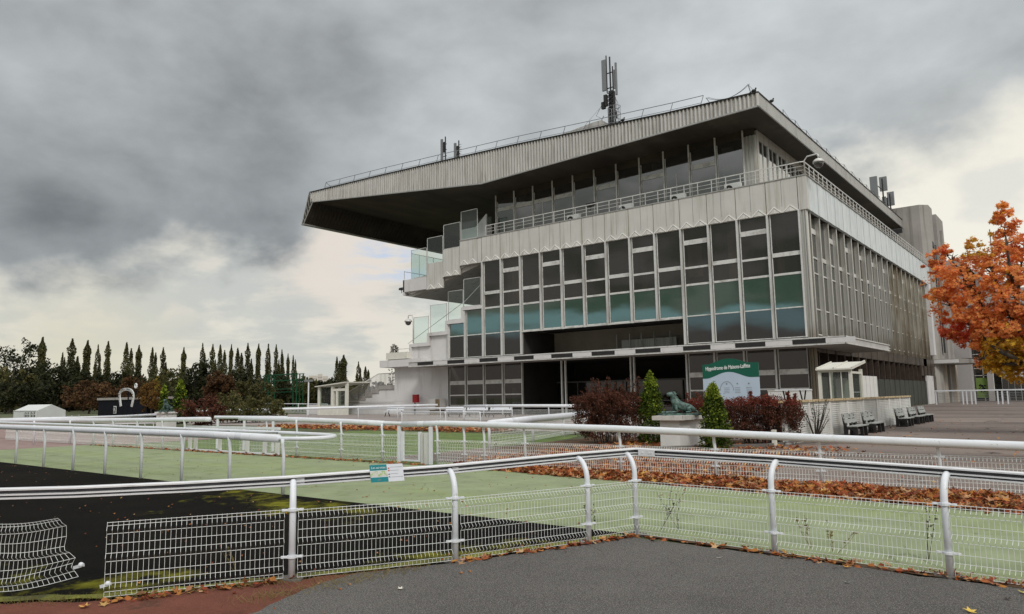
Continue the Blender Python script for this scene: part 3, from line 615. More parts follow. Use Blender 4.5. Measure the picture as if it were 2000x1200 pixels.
# main front windows
def window(k, z0, z1, bars, name='window', y=YF, x=None, glassm=None, fr=.07, offs=.24, w=PX, top=True):
    """bars: (z0, z1, proud) ; glassm: list of (z0,z1,material index)"""
    xr = (gx(k) if x is None else x); xl = xr-w; f = MB()
    f.box(xl+offs-fr, xl+offs, y-.02, y+.06, z0, z1); f.box(xr-.13, xr-.09, y-.01, y+.06, z0, z1)
    for a, c, pr in bars: f.box(xl+offs, xr-.13, y-pr, y+.05, a, c)
    wo = part(name, f, M['tbar'])
    g_ = MB()
    mats = [M['glassd'], M['glassg'], M['glasslo']]
    for a, c, mi in glassm:
        g_.cm = mi; g_.quad((xl+.05, y+.025, a), (xr-.05, y+.025, a), (xr-.05, y+.025, c), (xl+.05, y+.025, c))
    obj('pane', g_, mats, wo)
    return wo
for k in range(13):
    full = k < 4 or k > 10
    bars = [(11.27, 11.45, .03), (8.54, 8.64, .03)] + ([(12.82, 13.16, .06)] if k % 2 == 0 else [(14.94, 15.36, .06), (12.79, 12.97, .03)])
    z0 = 6.15 if full else 8.56
    if full: bars.append((6.15, 6.22, .03))
    gl = [(11.36, 16.45, 0), (8.6, 11.36, 1)]+([(6.15, 8.6, 2)] if full else [])
    window(k, z0, 16.45, bars, glassm=gl)
window(13, 6.15, 11.3, [(8.54, 8.64, .03), (6.15, 6.22, .03)], glassm=[(8.6, 11.3, 1), (6.15, 8.6, 2)])
window(14, 6.15, 9.95, [(8.54, 8.64, .03), (6.15, 6.22, .03)], glassm=[(8.6, 9.95, 1), (6.15, 8.6, 2)])
for k in range(16):
    z0 = 6.12 if (k <= 4 or k >= 11) else 8.4; z1 = 16.5 if k <= 13 else (11.3 if k == 14 else 9.9)
    x = gx(k); m = MB(); m.box(x-.075, x+.075, YF-.22, YF+.02, z0, z1); mo = part('mullion', m, M['alu'])
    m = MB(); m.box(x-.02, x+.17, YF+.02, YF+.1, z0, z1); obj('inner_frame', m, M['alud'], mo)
m = MB(); m.box(gx(10.97), gx(4)+.0, YF-.1, YF+.06, 8.42, 8.545); part('sill_beam', m, M['alu'])
# ground floor front
for k in [0, 1, 2, 3, 11, 12, 13, 14]:
    f = [(3.22, 3.64, .05), (2.02, 2.14, .03), (.95, 1.02, .03)]
    x = gx(k); wn = window(k, .9, 5.5, f, name='ground_window', glassm=[(.9, 5.5, 0)])
m = MB()
for a, b_ in ((-27.7, -17.4), (-56.2, -45.95)): m.box(a, b_, YF-.02, YF+.3, 0, .95)
part('plinth_wall', m, M['innerd'])
for x in [gx(k) for k in (1, 2, 3, 4, 11, 12, 13, 14, 15)]+[-41.0, -40.55, -33.3, -32.95]:
    m = MB(); m.box(x-.06, x+.06, YF-.15, YF+.08, 0, 5.4); part('ground_mullion', m, M['alu'])
m = MB()
for x in (-43, -38.5, -36, -31, -29.4): m.box(x-.05, x+.05, 66.1, 66.2, 0, 3.2)
m.box(-45.7, -28, 66.1, 66.2, 3.2, 3.35); part('entrance_frame', m, M['alud'])
g_ = MB(); g_.quad((-45.7, 66.3, 0), (-28, 66.3, 0), (-28, 66.3, 3.2), (-45.7, 66.3, 3.2)); part('entrance_glass', g_, M['glasslo'])
m = MB(); 
for x in (-37.4, -35.9, -34.6, -33.2, -31.5, -30.0): m.box(x-.04, x+.04, 64.9, 65, 6.2, 7.9)
m.box(-37, -31, 65.2, 65.25, 6.3, 7.3); part('recess_railing', m, M['cladd'])
# things seen in the ground floor rooms
m = MB()
for x0, x1, z0, z1 in ((-55.4, -54.6, .5, 3.0), (-52.8, -51.7, 1.0, 1.7), (-50.2, -49.6, .4, 2.8), (-47.6, -46.4, .2, 2.9)): m.box(x0, x1, 64, 64.1, z0, z1)
part('room_partition', m, M['curtain'])
# corner
m = MB()
m.box(-17.33, -16.86, YF-.02, YF+.4, 0, 16.45)
for x in (-17.28, -17.05, -16.9): m.box(x-.035, x+.035, YF-.12, YF-.02, 0, 16.45)
part('corner_cladding', m, M['fin'])
# side facade
SP = 2.62; NS = 21; sy = lambda j: 61.3+SP*j
for j in range(NS):
    y = sy(j); f = MB(); 
    f.box(-17.27, -16.87, y-.07, y+.07, 5.9, 16.4); f.box(-16.95, -16.86, y-.1, y+.1, 5.9, 16.4); f.box(-17.27, -17.19, y-.12, y+.12, 5.9, 16.4)
    part('side_fin', f, M['fin'] if j < 12 else M['finw'])
    f = MB(); f.box(-17.3, -16.9, y-.09, y+.09, 3.02, 5.0); part('lower_fin', f, M['brownd'])
    bars = MB()
    zs = [(11.5, 11.62), (8.5, 8.6), (6.4, 6.5)]+([(14.9, 15.35), (12.8, 12.95)] if j % 2 == 0 else [(12.8, 13.15)])
    for a, c in zs: bars.box(-17.3, -17.2, y+.1, y+SP-.1, a, c)
    bars.box(-17.3, -17.22, y+.12, y+.2, 6, 16.4)
    so = part('side_window', bars, M['tbar'])
    g_ = MB(); g_.quad((-17.28, y, 5.9), (-17.28, y+SP, 5.9), (-17.28, y+SP, 16.45), (-17.28, y, 16.45)); obj('pane', g_, M['sidegl'], so)
m = MB()
for j in range(NS): m.box(-17.4, -17.0+.03*(j % 3), sy(j)-.05+.01, sy(j)+SP-.06, 4.95, 5.92)
part('spandrel', m, M['brown'])
m = MB(); m.box(-17.5, -17.31, 60.7, 116.5, 3, 5); part('recessed_glazing', m, M['glasslo'])
m = MB()
for j in range(NS-2):
    for h in (0, 1): m.box(-17.3, -17.02-.03*h, sy(j)+h*SP/2+.03, sy(j)+(h+1)*SP/2-.04, 0, 3.02-.02*((j+h) % 2))
part('base_panel', m, M['olive'])
m = MB(); m.box(-17.3, -16.9, 110.0, 114.6, 0, 3.72); part('white_door_panel', m, M['wcon'])
m = MB(); m.box(-17.4, -17.0, 107, 118, 3.7, 6); m.box(-17.4, -16.95, 114.6, 118.5, 0, 3.7); part('brown_wall', m, M['brown'])
m = MB(); m.box(-17.5, -17.33, 60.6, 60.9, 0, 16); m.box(-40, -17.4, 116.6, 117, 0, 19); part('end_wall', m, M['gcon'])
m = MB()
for y, w in ((115.3, 1.5), (118.3, 3.2)): m.box(-17.2, -16.6, y, y+w, 6.6, 17.5)
part('white_pier', m, M['wcon'])
# parapet band: front bays
def parapet(xl, xr, z0, z1, y=60.12, peaks=2, joint=True):
    m = MB(); w = (xr-xl)/peaks; m.box(xl+.03, xr-.03, y, y+.25, z0, z1)
    po = part('parapet_panel', m, M['panel'])
    c = MB()
    for i in range(peaks):
        a = xl+i*w+.06; b2 = xl+(i+1)*w-.06; mid = (a+b2)/2; zb = z0+.02; zt = z0+.54; yy = y-.004
        c.cm = 0
        c.v += [(a, yy, zb), (b2, yy, zb), (mid, yy, zt), (mid, y-.10, zb)]; n = len(c.v)-4
        c.f += [(n, n+3, n+2), (n+3, n+1, n+2), (n, n+1, n+3)]; c.m += [0, 0, 0]
        c.cm = 1
        for e0, e1 in (((a, zb), (mid, zt)), ((b2, zb), (mid, zt))): c.bar((e0[0], y-.03, e0[1]), (e1[0], y-.03, e1[1]), .065, .06, (0, 1, 0))
        # long folds rising from the chevron
    obj('chevron', c, [M['panel'], M['chev']], po)
    s_ = MB(); s_.box(xl+w-.012, xl+w+.012, y-.006, y, z0+.5, z1); obj('seam', s_, M['alud'], po) if peaks == 2 else None
    if joint: j_ = MB(); j_.box(xl-.04, xl+.04, y+.03, y+.2, z0, z1); obj('joint', j_, M['joint'], po)
    return po
for k in range(13): parapet(gx(k+1), gx(k), 16.42, 19.2)
parapet(-54.3, -51.75, 16.42, 19.2, joint=False); m = MB(); m.box(-51.7, gx(13)-.05, 60.14, 60.3, 16.42, 19.2); part('narrow_panel', m, M['panel'])
m = MB(); m.box(X0+.03, -16.68, 60.12, 60.6, 16.42, 19.2); part('corner_panel', m, M['panel'])
parapet(-56.87, -54.33, 15.44, 18.57, joint=False); parapet(-59.47, -56.9, 14.23, 17.24, joint=False)
for j in range(22):
    m = MB(); y = 60.65+SP*j if j else 60.6; w = SP
    m.box(-16.98, -16.68, y+.015, y+w/2-.01, 16.42, 19.2); m.box(-16.98, -16.70, y+w/2+.01, y+w-.015, 16.42, 19.2)
    po = part('side_parapet_panel', m, M['panel2'])
m = MB(); m.box(-54.3, -16.62, 60.06, 60.45, 19.2, 19.28); m.box(-17.0, -16.6, 60.45, 118.6, 19.2, 19.28); part('coping', m, M['clad2'])
m = MB(); m.box(-54.2, -17.0, 60.45, 118, 18.3, 18.5); part('terrace_floor', m, M['conc'])
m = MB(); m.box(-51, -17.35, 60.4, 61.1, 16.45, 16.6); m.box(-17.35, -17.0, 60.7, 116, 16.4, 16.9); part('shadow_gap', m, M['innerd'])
# terrace railing
m = MB(); x = -50.6
for z, r in ((20.42, .045), (20.05, .02), (19.72, .02)): m.bar((-50.6, 60.3, z), (-17.1, 60.3, z), r*1.6); m.bar((-16.85, 60.4, z), (-16.85, 117, z), r*1.6); m.bar((-17.1, 60.3, z), (-16.85, 60.42, z), r*1.6)
i = 0
while -50.6+1.295*i < -17: m.box(-50.6+1.295*i-.025, -50.6+1.295*i+.025, 60.27, 60.33, 19.25, 20.4); i += 1
for i in range(43): m.box(-16.88, -16.82, 60.5+1.31*i-.03, 60.5+1.31*i+.03, 19.25, 20.4)
part('terrace_railing', m, M['tbar'])
# lounge level set back behind the terrace
YU = 62.8; ztop = lambda x: 25.15+(x+19.6)*(.71/29.9)      # underside of the roof
for k in range(2, 13):
    xr = gx(k); xl = gx(k+1); top = ztop(xl)-.75; f = MB()
    f.box(xl+.1, xl+.17, YU-.02, YU+.08, 18.5, top)
    if k % 2 == 1 or k > 9: f.box(xl+.15, xr-.06, YU-.05, YU+.06, 22.5, 22.92)
    f.box(xl, xr, YU-.03, YU+.06, 18.5, 18.7); f.box(xl+1.2, xl+1.26, YU-.01, YU+.05, 18.7, 22.5) if k in (4, 10) else None
    wo = part('lounge_window', f, M['tbar'])
    g_ = MB(); g_.quad((xl, YU+.03, 18.6), (xr, YU+.03, 18.6), (xr, YU+.03, ztop(xr)-.7), (xl, YU+.03, top)); obj('pane', g_, M['glassup'], wo)
for k in range(2, 14):
    m = MB(); m.tube([(gx(k), YU-.1, 18.5), (gx(k), YU-.1, ztop(gx(k)))], .085, 8); part('lounge_mullion', m, M['tbar'])
m = MB(); m.prism([(-51.1, ztop(-51.1)-.7), (-21.6, ztop(-21.6)-.7), (-21.6, ztop(-21.6)+.02), (-51.1, ztop(-51.1)+.02)], 'y', YU-.03, YU+.3); part('frieze', m, M['soffit'])
m = MB(); m.box(-22.55, -21.45, YU-.05, YU+.15, 18.5, 24.45); 
for x in (-22.5, -22.2, -21.9, -21.55): m.box(x-.06, x+.06, YU-.15, YU-.05, 18.5, 24.45)
m.box(-21.6, -21.4, YU+.15, YU+.6, 18.5, 24.9); part('lounge_corner', m, M['fin'])
m = MB(); m.box(-21.65, -21.5, 63.4, 116, 24.2, 25.1); part('side_frieze', m, M['gcon'])
for j in range(20):
    y = 63.4+SP*j; f = MB(); f.box(-21.6, -21.45, y, y+.15, 18.5, 24.2); f.box(-21.58, -21.5, y+1.3, y+1.36, 18.5, 24.2); wo = part('side_lounge_window', f, M['alu'])
    g_ = MB(); g_.quad((-21.56, y, 18.5), (-21.56, y+SP, 18.5), (-21.56, y+SP, 24.2), (-21.56, y, 24.2)); obj('pane', g_, M['glassup'], wo)
for q in ((-51, -22, 72, 72.3, 18.5, 24.4), (-28, -27.7, 72.3, 112, 18.5, 25), (-51.3, -51, 66, 112, 18.5, 24)): m = MB(); m.box(*q); part('lounge_inner_wall', m, M['inner'])
for x0, x1 in ((-24.7, -23.6), (-48.1, -47.2), (-31.8, -31.2)): m = MB(); m.box(x0, x1, YU+.25, YU+.3, 18.6, 24.0); part('curtain', m, M['curtain'])
for j in range(6):
    m = MB(); m.box(-21.75, -21.7, 64+j*2.1, 65.3+j*2.1, 18.6, 24); part('side_curtain', m, M['curtain'])
# roof
RT = [(-79.27, 29.16), (-65.3, 28.68), (-54.5, 28.2), (-45.2, 27.78), (-36.7, 27.23), (-27.8, 26.72), (-19.56, 26.4)]
RBm = [(-19.6, 25.17), (-49.47, 24.46), (-78.5, 27.7)]
Y0 = 58.35; Y1 = 118.6
m = MB(); poly = RT+RBm; m.prism(poly, 'y', Y0+.07, Y1); part('roof_deck', m, M['soffit'])
def interp(P, x):
    for (a, za), (b2, zb) in zip(P, P[1:]):
        if min(a, b2) <= x <= max(a, b2): return za+(zb-za)*(x-a)/(b2-a)
    return P[0][1] if abs(x-P[0][0]) < abs(x-P[-1][0]) else P[-1][1]
m = MB(); x = -79.2; zb_ = lambda x: interp(RBm[::-1], x) if x > -78.5 else 27.7
while x < -19.7:
    for a, c, ya, yb in ((0, .07, .06, .06), (.07, .09, .06, -.06), (.09, .16, -.06, -.10), (.16, .26, -.10, -.06), (.26, .33, -.06, .06), (.33, .36, .06, .06)):
        xa, xb = x+a, x+c
        m.quad((xa, Y0+ya, zb_(xa)+.1), (xb, Y0+yb, zb_(xb)+.1), (xb, Y0+yb, interp(RT, xb)-.05), (xa, Y0+ya, interp(RT, xa)-.05))
    x += .36
part('ribbed_fascia', m, M['cladd'])
m = MB(); y = Y0
while y < 84:
    for a, c, xa, xb in ((0, .05, 0, 0), (.05, .1, 0, .05), (.1, .24, .05, .05), (.24, .3, .05, 0)):
        m.quad((-19.56+xa, y+a, 25.25), (-19.56+xb, y+c, 25.25), (-19.56+xb, y+c, 26.36), (-19.56+xa, y+a, 26.36))
    y += .3
m.quad((-19.52, 84, 25.25), (-19.52, Y1, 25.25), (-19.52, Y1, 26.36), (-19.52, 84, 26.36)); m.box(-20, -19.5, Y1-.05, Y1, 25.2, 26.4)
part('side_fascia', m, M['clad2'])
m = MB()
for (a, za), (b2, zb) in zip(RT, RT[1:]): m.bar((a, Y0-.05, za), (b2, Y0-.05, zb), .22, .08)
m.bar((-19.56, Y0-.1, 26.4), (-19.56, Y1, 26.4), .22, .08); part('roof_edge', m, M['darkm'])
m = MB()
for (a, za), (b2, zb) in zip(RBm, RBm[1:]): m.bar((a, Y0-.06, za+.03), (b2, Y0-.06, zb+.03), .14, .12)
m.bar((-19.5, Y0-.1, 25.2), (-19.5, Y1, 25.2), .12, .12); part('drip_edge', m, M['clad2'])
m = MB(); m.prism([(-79.4, 29.1), (-78.6, 27.7), (-80.45, 25.12), (-80.85, 25.12), (-79.9, 28.0)], 'y', Y0-.02, Y1); part('roof_lip', m, M['soffit'])
m = MB(); y = Y0+.3
while y < 100: m.bar((-78.56, y, 27.65), (-80.36, y, 25.2), .06, .06, (0, 1, 0)); y += .6
part('lip_rib', m, M['soffit'])
m = MB()
m.box(-80.95, -80.35, Y0-.1, Y1, 24.98, 25.12)
m.bar((-79.35, Y0-.06, 29.1), (-80.8, Y0-.06, 25.15), .1, .1, (0, 1, 0)); m.bar((-78.6, Y0-.06, 27.7), (-80.4, Y0-.06, 25.15), .1, .1, (0, 1, 0))
for i in range(5): t = i/5; m.bar((-79.35-1.45*t, Y0-.05, 29.1-3.95*t), (-78.8-1.6*(t+.12), Y0-.05, 27.9-2.75*(t+.12)), .05, .05, (0, 1, 0))
part('lip_trim', m, M['clad2'])
# roof-edge railing
m = MB(); xs = [-77.0+2.9*i for i in range(19)]
tops = []
for x in xs:
    z = interp(RT, x); m.bar((x, Y0+.5, z), (x+.35, Y0+.55, z+1.05), .05); tops.append((x+.35, Y0+.55, z+1.05))
for a, b2 in zip(tops, tops[1:]): m.bar(a, b2, .05)
for x, x2 in zip(xs, xs[1:]): m.bar((x+.15, Y0+.52, interp(RT, x)+.42), (x2+.15, Y0+.52, interp(RT, x2)+.42), .035)
m.bar((-77, Y0+.5, 29.1), (-76.6, Y0+3.2, 30.0), .05); m.bar((-76.65, Y0+.55, 30.1), (-77.6, Y0+2.5, 29.9), .05)
part('roof_railing', m, M['steel'])
m = MB(); p0 = Vector((-23.7, Y0+.5, 26.5)); m.bar(p0, p0+Vector((-.5, 0, .85)), .06); q0 = Vector((-20.25, Y0+.6, 26.4)); q1 = q0+Vector((-.25, 0, 1.15)); m.bar(q0, q1, .07)
cs = [(p0+Vector((-.5, 0, .85))).lerp(q1, t)-Vector((0, 0, 1.3*t*(1-t)*2)) for t in [i/10 for i in range(11)]]; m.tube(cs, .022, 5); m.tube([c+Vector((.1, .15, .08)) for c in cs], .018, 5); m.tube([q1, (-19.8, Y0+.7, 26.45)], .02, 5)
for i in range(15): y = 66+3.5*i; m.bar((-19.9, y, 26.4), (-19.85, y-.2, 27.3), .05); 
for i in range(14): y = 66+3.5*i; m.tube([(-19.85, y-.2, 27.3), (-19.85, y+1.5, 26.95), (-19.85, y+3.3, 27.3)], .018, 4)
part('roof_cable_guard', m, M['steel'])
m = MB(); m.prism([(-44.4, 27.5), (-36.3, 27.2), (-36.3, 29.2), (-37.2, 29.2), (-44.4, 28.6)], 'y', 61.5, 63.5); m.cm = 0; part('roof_housing', m, M['cladd'])
# entrance canopy
m = MB(); m.box(-59.3, -13.85, 57.12, 60.28, 5.3, 5.82); m.box(-17.0, -13.85, 60.28, 72, 5.3, 5.82); can = part('canopy', m, M['conc'])
m = MB(); m.box(-59.28, -13.87, 57.2, 60.2, 5.27, 5.3); m.box(-16.95, -13.9, 60.2, 71.9, 5.27, 5.3); obj('canopy_soffit', m, M['gcon'], can)
m = MB(); m.box(-59.34, -13.79, 57.05, 57.12, 5.76, 5.85); m.box(-59.34, -13.79, 57.05, 57.12, 5.26, 5.34); m.box(-13.85, -13.78, 57.05, 72.03, 5.76, 5.85); m.box(-13.85, -13.78, 57.05, 72.03, 5.26, 5.34); obj('canopy_trim', m, M['tbar'], can)
for i in range(10):
    x = -17.60-4.476*i; m = MB(); m.box(x, x+2.38, 57.08, 57.125, 5.4, 5.72); obj('vent', m, M['darkm'], can)
    m = MB(); m.box(x+2.4, x+4.44, 57.07, 57.12, 5.36, 5.75); obj('fascia_plate', m, M['wcon'], can)
# left end: stepped tiers
m = MB(); m.box(-65.0, -56.22, 60.3, 118, 0, 5.5); part('end_block', m, M['wcon'])
m = MB(); m.box(-58.75, -56.2, 60.22, 60.3, 0, 5.45); part('end_pilaster', m, M['wcon'])
m = MB(); m.box(-66.4, -59.32, 59.2, 118, 5.5, 6.32); part('deck_slab', m, M['wcon'])
steps = [(-51.15, -53.75, 11.36, 11.72), (-53.75, -56.15, 10.0, 10.42), (-56.15, -59.0, 8.86, 9.22), (-59.0, -61.9, 7.76, 8.1)]
m = MB()
for i, (xr, xl, za, zt) in enumerate(steps):
    m.box(xl-.1, xr-.1 if i else xr, 60.0, 61.0, za, zt)
    nz = steps[i+1][2] if i < 3 else 6.32
    m.box(xl-.35, xl+.0, 60.02, 61, nz, zt-.01)
part('stepped_edge', m, M['wcon'])
m = MB(); m.box(-59.0, -56.25, 60.3, 61, 5.5, 8.9); m.box(-61.9, -59.0, 60.3, 61, 5.5, 7.8); m.box(-56.3, -56.12, 60.2, 60.4, 6.1, 9.9); part('stepped_wall', m, M['wcon'])
m = MB()
for xr, xl, za, zt in steps: m.box(xl, xr, 61.0, 118, za-1.5, zt-.45)
part('lower_tier', m, M['conc'])
m = MB(); m.prism([(-63.25, 14.3), (-62.2, 14.0), (-51.6, 16.9), (-51.3, 18.3), (-54.2, 18.3), (-56.8, 17.2), (-59.4, 16.1), (-63.25, 15.74)], 'y', 60.4, 118); part('upper_tier', m, M['conc'])
m = MB(); m.box(-63.35, -59.5, 60.1, 61.2, 14.35, 15.78); m.box(-63.4, -63.15, 60.1, 118, 13.95, 15.8); part('upper_beam', m, M['wcon'])
m = MB(); m.prism([(-63.1, 13.95), (-62.2, 13.7), (-51.6, 16.3), (-51.6, 16.9), (-62.2, 14.3)], 'y', 60.5, 118); part('tier_soffit', m, M['gcon'])
m = MB(); m.box(-51.3, -51.15, 60.6, 118, 11.7, 18.4); part('back_wall', m, M['brownd'])
def screen(xl, xr, z0, z1, y=60.15):
    f = MB(); w = .05
    f.box(xl, xl+w, y, y+.05, z0, z1); f.box(xr-w, xr, y, y+.05, z0, z1); f.box(xl, xr, y, y+.05, z1-w, z1); f.box(xl, xr, y, y+.05, z0, z0+w)
    o = part('wind_screen', f, M['alu']); g_ = MB(); g_.quad((xl+w, y+.025, z0+w), (xr-w, y+.025, z0+w), (xr-w, y+.025, z1-w), (xl+w, y+.025, z1-w)); obj('pane', g_, M['glassc'], o)
for a in ((-54.1, -51.65, 19.3, 22.55), (-56.8, -54.2, 18.6, 21.45), (-59.4, -56.9, 17.25, 20.3), (-62.05, -59.5, 15.85, 19.25), (-53.8, -51.3, 11.75, 14.85), (-56.15, -53.85, 10.45, 13.72), (-58.95, -56.35, 9.22, 12.4), (-61.65, -59.2, 8.12, 11.2)): screen(*a)
m = MB()
for i in range(8): y = 61.5+i*2.4; m.box(-62.1, -62.05, y, y+.05, 15.8, 18.9)
m.box(-62.1, -62.05, 60.2, 80, 18.85, 18.9); m.box(-63.3, -63.25, 60.2, 80, 16.8, 16.86); m.box(-63.3, -63.25, 60.2, 60.26, 15.8, 16.86); m.bar((-62.6, 60.2, 8.2), (-53.6, 60.2, 12.4), .05); m.bar((-53.6, 60.2, 12.4), (-51.3, 60.2, 14.0), .05); part('tier_railing', m, M['alu'])
g_ = MB(); g_.quad((-62.07, 60.3, 15.8), (-62.07, 80, 15.8), (-62.07, 80, 18.85), (-62.07, 60.3, 18.85)); part('front_screen', g_, M['glassc'])
m = MB()
for i in range(4): m.box(-62.0+2.6*i, -59.4+2.6*i, 62.6, 74, 15.8+1.05*i, 16.6+1.05*i); 
part('seat_tier', m, M['wcon'])
m = MB(); m.box(-55.5, -51.6, 61.8, 62.6, 19.3, 21.0); m.prism([(-55.2, 19.3), (-51.6, 19.3), (-51.6, 22.2)], 'y', 61.6, 61.75); part('stair_flank', m, M['wcon'])
m = MB(); m.quad((-56.5, 63, 19.3), (-52, 63, 19.3), (-52, 63, 22.2), (-56.5, 63, 22.2)); part('bar_screen', m, M['glassc'])
# outside stair on the left with its railing
ST = thing('outside_stair', (-69, 60.5, 0), 'white outside staircase with slatted railing climbing to the left end of the stand', 'staircase')
m = MB(); poly = [(-65, 0), (-65, 3.45), (-67.9, 3.45)]
x, z = -67.9, 3.45
for i in range(5): poly += [(x, z-.42), (x-1.2, z-.42)]; x -= 1.2; z -= .42
poly += [(x, 0)]
m.prism(poly, 'y', 60.5, 63.5); obj('flight', m, M['wcon'], ST)
m = MB(); m.box(-67.9, -65.02, 60.38, 60.49, 2.95, 3.46)
x, z = -67.9, 3.03
for i in range(5): m.box(x-1.25, x, 60.40+.002*i, 60.49, z-.5, z+.01); x -= 1.2; z -= .42
obj('tread_edge', m, M['gcon'], ST)
m = MB(); m.bar((-68.0, 60.45, 4.85), (-75.0, 60.45, 2.25), .07, .1); m.bar((-68.0, 60.45, 4.85), (-65, 60.45, 4.85), .07, .1)
x = -65.1
while x > -74.5:
    zt = 4.85 if x > -68 else 4.85+(x+68)*.371; zb = 3.5 if x > -67.9 else 3.1+(x+67.9)*.36
    m.box(x-.03, x+.03, 60.43, 60.47, zb, zt); x -= .23
obj('railing', m, M['wcon'], ST)
m = MB(); m.box(-82, -65.05, 60.44, 60.49, 0, 1.2); m.box(-74, -56.3, 60.28, 60.34, 1.55, 1.6); obj('low_wall', m, M['wcon'], ST)
# planter on the deck
PL = thing('planter_box', (-63.7, 59.8, 6.32), 'long cream planter with an upright dark shrub on the left end deck', 'planter')
m = MB(); m.box(-65.5, -61.95, 59.4, 60.1, 6.42, 7.2); obj('box', m, M['cream'], PL); m = MB(); m.box(-65.3, -62.2, 59.5, 60.0, 6.32, 6.42); obj('feet', m, M['gcon'], PL)
m = MB(); m.tube([(-63.9, 59.9, 7.6), (-62, 59.9, 7.6)], .03, 6); m.tube([(-63.9, 59.9, 6.3), (-63.9, 59.9, 7.6)], .03, 6); obj('deck_railing', m, M['alu'], GS)

# tower and buildings behind
TW = thing('concrete_tower', (-18, 117, 0), 'weathered grey concrete stair tower rising at the far end of the stand', 'tower')
m = MB(); m.prism([(-34, 117), (-17.2, 117), (-16.2, 118), (-16.2, 121), (-16.6, 121.2), (-16.6, 122), (-34, 122)], 'z', 0, 28.2); obj('shaft', m, M['gcon'], TW)
m = MB(); m.box(-26, -15.9, 122.3, 128.5, 0, 27.6); m.box(-16.6, -15.6, 124.6, 125.4, 0, 25.5) ; obj('rear_shaft', m, M['gcon'], TW)
m = MB(); m.box(-15.95, -15.86, 119.0, 120.1, 7, 22.5); obj('slot_window', m, M['darkm'], TW); 
m = MB(); m.box(-16.25, -16.15, 118.9, 120.3, 17.5, 23.0); obj('slot_window', m, M['darkm'], TW)
m = MB(); m.box(-17.18, -12.0, 117.0, 124, 5.4, 6.05); m.prism([(-13.95, 117), (-12.2, 117.8), (-12.2, 124), (-13.95, 124)], 'z', 5.42, 6.0); co = obj('canopy', m, M['gcon'], TW)
m = MB(); m.box(-17, -14.0, 116.96, 117.0, 5.5, 5.95); obj('canopy_plate', m, M['wcon'], co)
for q in ((-17.4, -15.9, 119, 120, 0, 5.4), (-17.4, -15.4, 124, 126, 0, 5.4)): m = MB(); m.box(*q); obj('side_wall', m, M['blind'], TW)
AN = thing('annex_building', (-10, 132, 0), 'grey rendered annex with tall dark glazing behind the autumn tree', 'building')
m = MB(); m.box(-30, -14.4, 133, 150, 0, 22); m.prism([(-30, 22), (-14.4, 22), (-14.4, 16), (-4, 14.5), (-4, 22.0)][:3]+[(-14.4, 22.2)], 'y', 133, 150); obj('wall', m, M['annex'], AN)
m = MB(); m.box(-19.5, -16.5, 129.5, 133, 8.1, 19); obj('oriel', m, M['annex'], AN)
m = MB(); m.box(-14.35, 30, 136, 160, 5.2, 17.0); m.box(-14.35, 30, 135.7, 136.02, 14.5, 17.2); obj('upper_storey', m, M['annex'], AN)
for q in ((-12.6, -11.9, 135, 136.1, 0, 14.5), (-6.2, -5.4, 135, 136.1, 0, 6), (2, 3, 135, 136.1, 0, 6)): m = MB(); m.box(*q); obj('pillar', m, M['annex'], AN)
m = MB(); m.box(-14.3, -12.6, 135.6, 135.8, 0, 15); m.box(-11.9, -6.2, 136.5, 136.7, 0, 5.2); m.box(-5.4, 30, 136.5, 136.7, 0, 5.2); m.box(-11.5, 28, 135.55, 135.7, 8, 11.5); obj('glazing', m, M['glasslo'], AN)
m = MB()
for z in (3.9, 5.0, 7.2, 9.6): m.box(-14.3, -12.6, 135.5, 135.58, z, z+.12)
m.box(-13.2, -13.05, 135.5, 135.58, 0, 14); m.box(-11.3, -8.2, 134.8, 135.2, 4.1, 4.5)
for x in (-10.9, -10.1, -9.3, -8.5, -7.6): m.box(x, x+.07, 136.4, 136.48, 0, 3.8)
obj('glazing_bar', m, M['cladd'], AN)
m = MB(); m.box(-14.2, -12.65, 135.48, 135.52, .5, 3.6); po = obj('poster', m, M['poster'], AN)
m = MB()
for i in range(26): a = random.uniform(0, 6.3); r = random.random()**.6*.55; m.ball((-13.4+math.cos(a)*r, 135.45, 2.0+math.sin(a)*r*1.2), random.uniform(.06, .13), 6, 4, (1, .2, 1))
obj('poster_print', m, M['hut'], po)
m = MB(); m.box(-10.5, -7.4, 135.0, 135.1, 3.4, 4.4); obj('door_sign', m, M['wcon'], AN)
m = MB(); m.tube([(-10.6, 137, 17), (-10.6, 137, 27)], .08, 6); m.tube([(-10.9, 137, 24.5), (-10.3, 137, 24.5)], .05, 5); obj('aerial', m, M['steel'], AN)
m = MB(); m.box(-8.8, -7.9, 138, 139, 17, 24.5); obj('chimney', m, M['gcon'], AN)
m = MB(); m.prism([(-15.9, 23.5), (-15.9, 14), (-4.0, 14), (-4.0, 16.2)], 'y', 150, 152); obj('rear_gable', m, M['gcon'], AN)
m = MB(); m.box(-15.5, -10.5, 149.7, 150, 15.2, 18.5); obj('dark_loggia', m, M['brownd'], AN)
